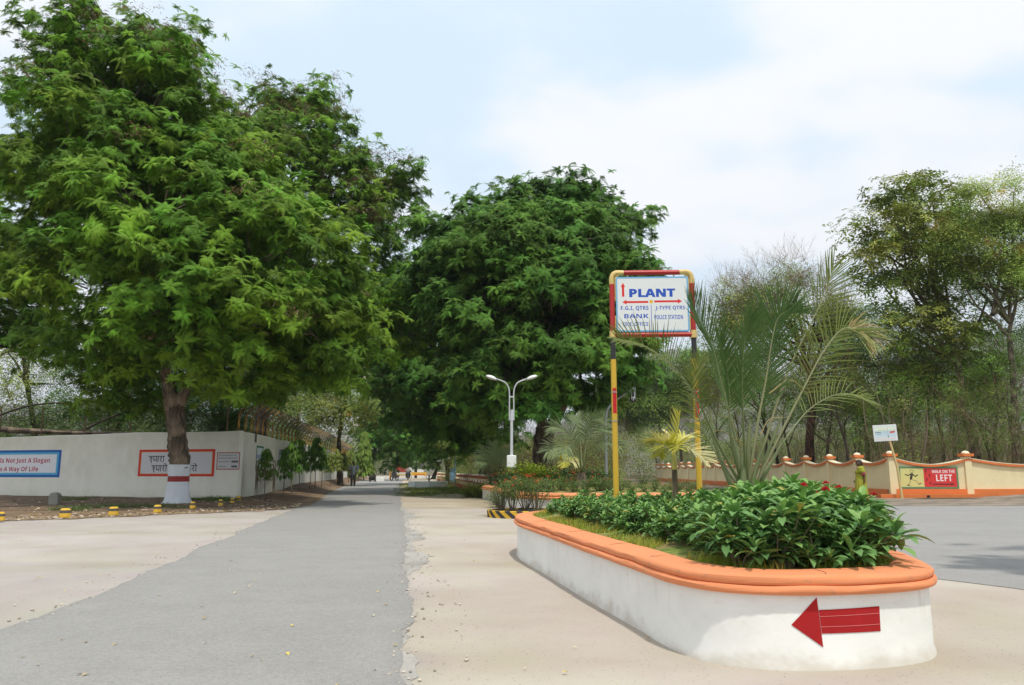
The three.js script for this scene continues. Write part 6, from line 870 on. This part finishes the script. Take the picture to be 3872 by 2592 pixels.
// ---------------------------------------------------------------- far end of the road
{
  const at2 = (u, v, z) => at(u / PX, v / PX, z);
  { const z = -86, b = at2(1438, 1782, z), t = thing('kerb_block', 'low white block beside the far left road edge', 'kerb block', [b.x, 0, z], 0.15); part('block', rbox(0.86, 0.46, 0.6, 0.04, 0, 0.2, 0), white, t); part('plinth', box(0.9, 0.06, 0.64, 0, 0.0, 0), plaster([0.4, 0.4, 0.38]), t); }
  { const z = -84, b = at2(1411, 1782, z), t = thing('handcart', 'dark handcart standing under the avenue tree', 'handcart', [b.x - 0.05, 0, z]), m = std([0.05, 0.045, 0.04], 0.8); part('tray', box(0.62, 0.06, 0.9, 0, 0.55, 0), m, t); part('side_board', [box(0.62, 0.14, 0.03, 0, 0.65, 0.43), box(0.62, 0.14, 0.03, 0, 0.65, -0.43)], m, t); for (const x of [-0.28, 0.28]) part('wheel', (() => { const g = new THREE.TorusGeometry(0.24, 0.03, 6, 18).rotateY(Math.PI / 2); g.translate(x, 0.26, 0.1); return g; })(), m, t); for (const x of [-0.26, 0.26]) part('leg', box(0.05, 0.52, 0.05, x, 0.26, -0.38), m, t); }
  const bike = (label, u, z, turn) => {
    const b = at2(u, 1782, z), t = thing('motorbike', label, 'motorbike', [b.x, 0, z], turn), m = std([0.03, 0.03, 0.035], 0.5), w = (zz) => { const g = new THREE.TorusGeometry(0.25, 0.06, 8, 20).rotateY(Math.PI / 2); g.translate(0, 0.31, zz); return g; };
    part('wheel', w(0.6), m, t); part('wheel', w(-0.6), m, t); part('tank', rbox(0.26, 0.24, 0.5, 0.08, 0, 0.8, 0.18), std([0.06, 0.05, 0.06], 0.3), t); part('seat', rbox(0.26, 0.12, 0.7, 0.05, 0, 0.82, -0.38), m, t); part('engine', rbox(0.3, 0.36, 0.42, 0.06, 0, 0.46, 0.05), std([0.16, 0.16, 0.17], 0.4, { metalness: 0.6 }), t); part('fork', [tube([V(0, 0.31, 0.6), V(0, 1.0, 0.38)], 0.04, 7)], m, t); part('handlebar', [tube([V(-0.34, 1.04, 0.34), V(0.34, 1.04, 0.34)], 0.025, 6)], m, t); return t;
  };
  bike('dark parked motorbike near the far end of the road', 1491, -92, 0.7); bike('motorbike with rider at the far end of the road', 1543, -96, 0.15);
  { const z = -128, b = at2(1573, 1782, z), k = z / -2953, t = thing('gate_booth', 'small white gate booth with flat grey roof at the road end', 'booth', [b.x, 0, z]), wm = plaster([0.78, 0.78, 0.76]); part('wall', [box(1.0, 2.1, 1.6, -0.72, 1.05, 0), box(0.9, 2.1, 1.6, 0.72, 1.05, 0), box(0.6, 2.1, 0.1, 0, 1.05, -0.7)], wm, t); part('opening', box(0.5, 1.7, 0.1, 0, 0.9, -0.6), std([0.06, 0.06, 0.06], 0.9), t); part('lintel', box(2.2, 0.45, 1.7, 0, 2.3, 0), std([0.16, 0.15, 0.15], 0.8), t); part('roof', box(2.5, 0.24, 2.2, 0, 2.64, 0), plaster([0.62, 0.60, 0.58]), t); }
  { const z = -150, b = at2(1524, 1782, z), t = thing('truck', 'truck with red box body standing across the far junction', 'truck', [b.x, 0, z]), rm = std([0.42, 0.06, 0.03], 0.6), ym = std([0.72, 0.48, 0.08], 0.6); part('cargo_box', rbox(2.3, 1.4, 2.2, 0.06, 0, 1.55, 0), rm, t); part('box_rib', [0, 1, 2].map((i) => box(2.32, 0.06, 2.22, 0, 1.15 + i * 0.42, 0)), std([0.50, 0.12, 0.06], 0.6), t); part('bumper', box(2.3, 0.35, 0.3, 0, 0.72, 1.1), std([0.78, 0.74, 0.66], 0.6), t); part('tail_board', box(2.2, 0.2, 0.12, 0, 0.45, 1.2), ym, t); for (const x of [-0.85, 0.85]) part('wheel', (() => { const g = new THREE.CylinderGeometry(0.45, 0.45, 0.4, 18).rotateZ(Math.PI / 2); g.translate(x, 0.45, 0.6); return g; })(), std([0.03, 0.03, 0.03], 0.8), t); }
  { const z = -120, b = at2(1584, 1782, z), t = thing('barrier', 'yellow and orange painted barrier before the gate booth', 'barrier', [b.x, 0, z]); part('board', box(2.4, 0.5, 0.12, 0, 0.72, 0), std([0.72, 0.42, 0.05], 0.6), t); part('stripe', box(1.6, 0.14, 0.13, 0.1, 0.62, 0), std([0.62, 0.16, 0.04], 0.6), t); for (const x of [-1.1, 1.1]) part('leg', box(0.12, 0.5, 0.3, x, 0.22, 0), std([0.4, 0.36, 0.28], 0.7), t); }
  { const z = -105, b = at2(1476, 1782, z), t = thing('barrier_post', 'orange yellow post at the far left of the junction', 'post', [b.x, 0, z]); part('post', rbox(0.22, 1.3, 0.22, 0.04, 0, 0.62, 0), std([0.72, 0.36, 0.05], 0.6), t); part('cap', rbox(0.3, 0.08, 0.3, 0.03, 0, 1.3, 0), std([0.7, 0.66, 0.5], 0.6), t); }
}
// ---------------------------------------------------------------- people
function blob(bones, cell, blend = 0.03) {                                     // one smooth skin over tapered bones [a, ra, b, rb]
  const lo = V(9, 9, 9), hi = V(-9, -9, -9); for (const [a, ra, b, rb] of bones) for (const [p, r] of [[a, ra], [b, rb]]) { lo.min(p.clone().addScalar(-r - 0.05)); hi.max(p.clone().addScalar(r + 0.05)); }
  const size = Math.max(hi.x - lo.x, hi.y - lo.y, hi.z - lo.z), N = Math.min(150, Math.ceil(size / cell) + 4), c = lo.clone().add(hi).multiplyScalar(0.5), half = size / 2 * 1.06, mc = new MarchingCubes(N, new THREE.MeshStandardMaterial(), false, false, 120000); mc.isolation = 0; mc.reset();
  const B = bones.map(([a, ra, b, rb]) => { const d = b.clone().sub(a); return [a.x, a.y, a.z, d.x, d.y, d.z, ra, rb, Math.max(1e-9, d.lengthSq())]; });
  for (let k = 0; k < N; k++) for (let j = 0; j < N; j++) for (let i = 0; i < N; i++) {
    const x = c.x + (i - N / 2) / (N / 2) * half, y = c.y + (j - N / 2) / (N / 2) * half, z = c.z + (k - N / 2) / (N / 2) * half; let s = 9;
    for (const b of B) { const px = x - b[0], py = y - b[1], pz = z - b[2], t = clamp((px * b[3] + py * b[4] + pz * b[5]) / b[8], 0, 1), d = Math.hypot(px - b[3] * t, py - b[4] * t, pz - b[5] * t) - lerp(b[6], b[7], t); const h = clamp(0.5 + 0.5 * (s - d) / blend, 0, 1); s = lerp(s, d, h) - blend * h * (1 - h); }
    mc.field[i + j * N + k * N * N] = -s;
  }
  mc.update(); const n = mc.count, g = new THREE.BufferGeometry(), p = mc.positionArray.slice(0, n * 3); for (let i = 0; i < n; i++) { p[i * 3] = c.x + p[i * 3] * half; p[i * 3 + 1] = c.y + p[i * 3 + 1] * half; p[i * 3 + 2] = c.z + p[i * 3 + 2] * half; }
  g.setAttribute('position', new THREE.BufferAttribute(p, 3)); g.setAttribute('normal', new THREE.BufferAttribute(mc.normalArray.slice(0, n * 3).map((v) => v), 3)); g.setAttribute('uv', new THREE.BufferAttribute(new Float32Array(n * 2), 2)); g.deleteAttribute('normal'); g.computeVertexNormals(); return mergeSmooth(g);
}
function mergeSmooth(g) { const p = g.attributes.position, map = new Map(), idx = [], out = []; for (let i = 0; i < p.count; i++) { const k = [p.getX(i), p.getY(i), p.getZ(i)].map((v) => Math.round(v * 5000)).join(); let n = map.get(k); if (n === undefined) { n = out.length / 3; map.set(k, n); out.push(p.getX(i), p.getY(i), p.getZ(i)); } idx.push(n); } const m = new Mesher(); m.p = out; m.uv = new Array(out.length / 3 * 2).fill(0); m.i = idx; return m.geo(); }
function handBones(w, fore, curl = 0.5) {                                      // palm, four unequal fingers, thumb; w wrist, fore = direction of the forearm
  const f = fore.clone().normalize(), s = f.clone().cross(V(0, 0.1, 1)).normalize(), n = s.clone().cross(f), o = []; const P = (a, b, c) => w.clone().addScaledVector(f, a).addScaledVector(s, b).addScaledVector(n, c);
  for (const b of [-0.027, -0.009, 0.009, 0.027]) o.push([P(0.0, b * 0.6, 0), 0.015, P(0.085, b, 0), 0.013]);
  [[-0.03, 0.055], [-0.011, 0.072], [0.009, 0.078], [0.028, 0.068]].forEach(([b, L]) => { const k = P(0.088, b, 0), m = P(0.088 + L * 0.5, b * 1.1, L * 0.35 * curl), e = P(0.088 + L * 0.72, b * 1.1, L * 0.95 * curl); o.push([k, 0.0095, m, 0.0085], [m, 0.0085, e, 0.0075]); });
  o.push([P(0.025, 0.03, 0.005), 0.0125, P(0.062, 0.058, 0.018), 0.0105], [P(0.062, 0.058, 0.018), 0.0105, P(0.092, 0.062, 0.032), 0.009]); return o;
}
const skin = std([0.135, 0.062, 0.034], 0.55), hairM = std([0.012, 0.010, 0.010], 0.6);
function head(t, c, yaw, s, bun) {                                             // c centre of the skull; face turned to yaw (0 = +z)
  const d = (x, y, z) => V(x, y, z).multiplyScalar(s).applyAxisAngle(UP, yaw).add(c);
  part('head', blob([[d(0, 0.02, -0.015), 0.098 * s, d(0, 0.015, 0.02), 0.092 * s], [d(0, -0.05, 0.03), 0.066 * s, d(0, -0.095, 0.055), 0.034 * s], [d(0, 0.0, 0.095), 0.014 * s, d(0, -0.035, 0.118), 0.016 * s], [d(-0.03, -0.08, 0.07), 0.02 * s, d(0.03, -0.08, 0.07), 0.02 * s], [d(-0.045, 0.022, 0.088), 0.014 * s, d(0.045, 0.022, 0.088), 0.014 * s], [d(-0.098, -0.005, 0), 0.012 * s, d(-0.1, -0.04, 0.005), 0.014 * s], [d(0.098, -0.005, 0), 0.012 * s, d(0.1, -0.04, 0.005), 0.014 * s], [d(0, -0.06, -0.01), 0.052 * s, d(0, -0.2, -0.02), 0.055 * s]], 0.008, 0.02), skin, t);
  part('hair', blob([[d(0, 0.045, -0.028), 0.101 * s, d(0, 0.055, 0.012), 0.09 * s], [d(-0.05, 0.02, -0.03), 0.062 * s, d(0.05, 0.02, -0.03), 0.062 * s], [d(0, -0.04, -0.05), 0.06 * s, d(0, 0.02, -0.05), 0.07 * s], ...(bun ? [[d(0, -0.05, -0.11), 0.045 * s, d(0, -0.085, -0.12), 0.03 * s]] : [])], 0.009, 0.02), hairM, t);
  for (const k of [-1, 1]) { const e = new THREE.SphereGeometry(0.011 * s, 8, 6), p = d(k * 0.034, 0.004, 0.096); e.translate(p.x, p.y, p.z); part('eye', e, std([0.03, 0.02, 0.02], 0.3), t); }
  const mp = d(0, -0.082, 0.089), mo = new THREE.BoxGeometry(0.04 * s, 0.007 * s, 0.006).rotateY(yaw); mo.translate(mp.x, mp.y, mp.z); part('mouth', mo, std([0.08, 0.025, 0.022], 0.6), t);
}
{ // woman in a sari walking to the left in front of the cream wall
  const Z = -32.6, b = at(1967, 1078, Z), t = thing('person', 'woman in yellow green sari with pink blouse walking by the cream wall', 'person', [b.x, 0, Z], -Math.PI / 2);   // local +z is the walking direction
  const sari = std([0.40, 0.40, 0.055], 0.8, { map: tex(256, 0.35, (u, v, x, y) => { const n = fbm(u * 6, v * 6, 0, 4, 6), dot = Math.hypot((u * 4 % 1) - 0.5, (v * 4 % 1) - 0.5) < 0.13; return dot ? [0.93, 0.72, 0.72] : [0.86 + n * 0.14, 0.88 + n * 0.12, 0.6 + n * 0.3]; }) }), pink = std([0.52, 0.04, 0.13], 0.7), pinkPale = std([0.62, 0.36, 0.38], 0.7);
  const sh = 1.27, arms = [[-1, 0.06], [1, -0.10]];
  const body = [[V(0, 0.9, 0), 0.12, V(0, 1.2, -0.01), 0.12], [V(0, 1.26, -0.01), 0.055, V(0, 1.36, 0.01), 0.05], [V(-0.08, 0.85, 0), 0.09, V(-0.08, 0.45, 0.10), 0.06], [V(-0.08, 0.45, 0.10), 0.06, V(-0.08, 0.08, 0.04), 0.04], [V(0.08, 0.85, 0), 0.09, V(0.08, 0.45, -0.02), 0.06], [V(0.08, 0.45, -0.02), 0.06, V(0.08, 0.08, -0.16), 0.04], [V(-0.08, 0.05, 0.02), 0.04, V(-0.08, 0.03, 0.18), 0.03], [V(0.08, 0.06, -0.18), 0.04, V(0.08, 0.03, -0.04), 0.03]];
  for (const [s, sw] of arms) { const S = V(s * 0.17, sh - 0.03, -0.01), E = V(s * 0.215, 1.0, -0.05 + sw * 0.3), W = V(s * 0.215, 0.79, 0.03 + sw); body.push([S, 0.052, E, 0.042], [E, 0.042, W, 0.028], ...handBones(W, W.clone().sub(E), 0.6)); }
  part('body', blob(body, 0.011, 0.025), skin, t);
  head(t, V(0, 1.455, 0.02), 0.0, 1.06, true);
  part('blouse', blob([[V(-0.1, 1.19, -0.005), 0.115, V(0.1, 1.19, -0.005), 0.115], [V(0, 1.08, 0), 0.13, V(0, 1.18, 0), 0.13], ...arms.map(([s, sw]) => [V(s * 0.165, 1.24, -0.01), 0.072, V(s * 0.208, 1.06, -0.04 + sw * 0.25), 0.064])], 0.012, 0.03), pink, t);
  { // draped skirt: a lathe-like column with folds, hem just above the feet
    const m = new Mesher(), N = 72, K = 16; for (let k = 0; k <= K; k++) for (let i = 0; i <= N; i++) { const f = k / K, a = i / N * 6.2832, y = lerp(0.07, 1.03, f), w = lerp(0.235, 0.165, Math.pow(f, 0.7)) + 0.02 * Math.sin(f * Math.PI), fold = (0.016 * Math.sin(a * 11 + 1) + 0.010 * Math.sin(a * 19)) * (1 - f * 0.7); m.v(Math.cos(a) * (w * 0.92 + fold), y, Math.sin(a) * (w * (1.15 - 0.15 * f) + fold) - 0.02 * (1 - f), a * 0.2, y); if (k && i) { const q = m.p.length / 3 - 1, W = N + 1; m.quad(q - W - 1, q - 1, q, q - W); } } part('sari_skirt', m.geo(), sari, t);
    part('sari_drape', blob([[V(-0.16, 1.02, 0.02), 0.06, V(-0.02, 1.10, 0.12), 0.07], [V(-0.02, 1.10, 0.11), 0.075, V(0.10, 1.24, 0.06), 0.08], [V(0.10, 1.25, 0.05), 0.075, V(0.14, 1.285, -0.03), 0.066], [V(0.14, 1.28, -0.03), 0.06, V(0.13, 1.05, -0.13), 0.06], [V(0.13, 1.05, -0.13), 0.06, V(0.12, 0.72, -0.15), 0.05], [V(0.17, 1.24, 0), 0.085, V(0.21, 1.13, -0.02), 0.088], [V(0.05, 1.10, 0.1), 0.085, V(0.16, 1.15, 0.03), 0.085], [V(0.10, 1.12, -0.06), 0.09, V(0.10, 1.22, -0.06), 0.09]], 0.012, 0.05), sari, t);
    part('shoulder_fold', blob([[V(0.0, 1.3, 0.06), 0.05, V(-0.07, 1.2, 0.10), 0.055], [V(-0.07, 1.2, 0.10), 0.055, V(-0.12, 1.14, 0.07), 0.04]], 0.012, 0.03), pinkPale, t);
    part('sleeve_band', blob([[V(0.203, 1.07, -0.035), 0.07, V(0.207, 1.04, -0.037), 0.068]], 0.010, 0.01), pink, t);
  }
}
{ // man walking along the left road edge, away from the light
  const Z = -61, b = at(808, 1078, Z), t = thing('person', 'man in grey checked shirt and dark trousers walking on the left road edge', 'person', [b.x, 0.012, Z], 0.15);
  const shirt = std([0.26, 0.29, 0.31], 0.85), trousers = std([0.085, 0.083, 0.08], 0.85), shoe = std([0.03, 0.027, 0.025], 0.7), H = 1.06, k = (v) => v.multiplyScalar(H);
  const hip = 0.95, legs = [[-0.10, 0.09, 0.02], [0.10, -0.05, -0.08]], arms = [[-1, 0.02], [1, 0.02]], sc = (L) => L.map(([a, ra, c, rb]) => [k(a), ra * H, k(c), rb * H]);
  const bb = [[V(0, 0.95, 0), 0.12, V(0, 1.3, -0.01), 0.13], [V(0, 1.38, -0.01), 0.058, V(0, 1.5, 0.01), 0.055]]; for (const [x, kz, fz] of legs) bb.push([V(x, 0.9, 0), 0.08, V(x, 0.5, kz), 0.058], [V(x, 0.5, kz), 0.055, V(x, 0.1, fz), 0.036], [V(x, 0.05, fz - 0.03), 0.035, V(x, 0.035, fz + 0.15), 0.03]);
  const aw = []; for (const [s, sw] of arms) { const S = V(s * 0.2, 1.36, -0.01), E = V(s * 0.29, 1.10, -0.02), W = V(s * (s < 0 ? 0.16 : 0.26), s < 0 ? 1.08 : 0.9, s < 0 ? 0.2 : 0.12); aw.push([S, E, W]); bb.push([S, 0.052, E, 0.042], [E, 0.042, W, 0.029], ...handBones(W, W.clone().sub(E), 0.7)); }
  part('body', blob(sc(bb), 0.013, 0.025), skin, t); head(t, V(0, 1.70, 0.02), 0.1, 1.04, false);
  part('shirt', blob(sc([[V(-0.13, 1.32, -0.01), 0.10, V(0.13, 1.32, -0.01), 0.10], [V(0, 1.0, 0), 0.165, V(0, 1.28, -0.01), 0.16], [V(0, 0.88, 0), 0.168, V(0, 1.0, 0), 0.165], ...aw.flatMap(([S, E, W]) => [[S, 0.075, E, 0.066], [E, 0.064, W.clone().lerp(E, 0.25), 0.050]])]), 0.013, 0.04), shirt, t);
  part('trousers', blob(sc(legs.flatMap(([x, kz, fz]) => [[V(x, 0.9, 0), 0.11, V(x, 0.5, kz), 0.088], [V(x, 0.5, kz), 0.088, V(x, 0.1, fz), 0.08]])), 0.013, 0.03), trousers, t);
  for (const [x, , fz] of legs) part('shoe', blob(sc([[V(x, 0.045, fz - 0.05), 0.045, V(x, 0.04, fz + 0.17), 0.038]]), 0.012, 0.01), shoe, t);
}
{ // rider on the far motorbike
  const z = -96, b = at(1543 / PX, 1078, z), t = thing('person', 'tiny motorbike rider in pale shirt at the far road end', 'person', [b.x, 0, z], 0.15), pale = std([0.72, 0.68, 0.60], 0.8), dk = std([0.05, 0.05, 0.06], 0.8);
  const arms = [[-1], [1]].flatMap(([s]) => { const S = V(s * 0.2, 1.38, -0.2), E = V(s * 0.3, 1.18, 0), W = V(s * 0.3, 1.08, 0.28); return [[S, 0.05, E, 0.042], [E, 0.042, W, 0.03], ...handBones(W, V(0, -0.1, 1), 0.9)]; });
  part('body', blob([[V(0, 0.95, -0.3), 0.13, V(0, 1.35, -0.22), 0.14], ...arms, [V(0.14, 0.92, -0.25), 0.09, V(0.24, 0.74, 0.15), 0.065], [V(0.24, 0.74, 0.15), 0.06, V(0.2, 0.38, 0), 0.045], [V(-0.14, 0.92, -0.25), 0.09, V(-0.24, 0.74, 0.15), 0.065], [V(-0.24, 0.74, 0.15), 0.06, V(-0.2, 0.38, 0), 0.045], [V(0.2, 0.34, -0.04), 0.04, V(0.2, 0.33, 0.12), 0.03], [V(-0.2, 0.34, -0.04), 0.04, V(-0.2, 0.33, 0.12), 0.03]], 0.014, 0.03), skin, t);
  head(t, V(0, 1.62, -0.18), 0, 1.02, false); part('shirt', blob([[V(0, 0.98, -0.3), 0.155, V(0, 1.32, -0.22), 0.17], [V(-0.19, 1.37, -0.2), 0.075, V(-0.28, 1.2, -0.04), 0.065], [V(0.19, 1.37, -0.2), 0.075, V(0.28, 1.2, -0.04), 0.065]], 0.016, 0.04), pale, t);
  part('trousers', blob([[V(0.13, 0.92, -0.26), 0.11, V(0.24, 0.74, 0.15), 0.08], [V(0.24, 0.74, 0.15), 0.08, V(0.2, 0.42, 0), 0.065], [V(-0.13, 0.92, -0.26), 0.11, V(-0.24, 0.74, 0.15), 0.08], [V(-0.24, 0.74, 0.15), 0.08, V(-0.2, 0.42, 0), 0.065]], 0.016, 0.03), dk, t);
}
renderer.render(scene, camera);
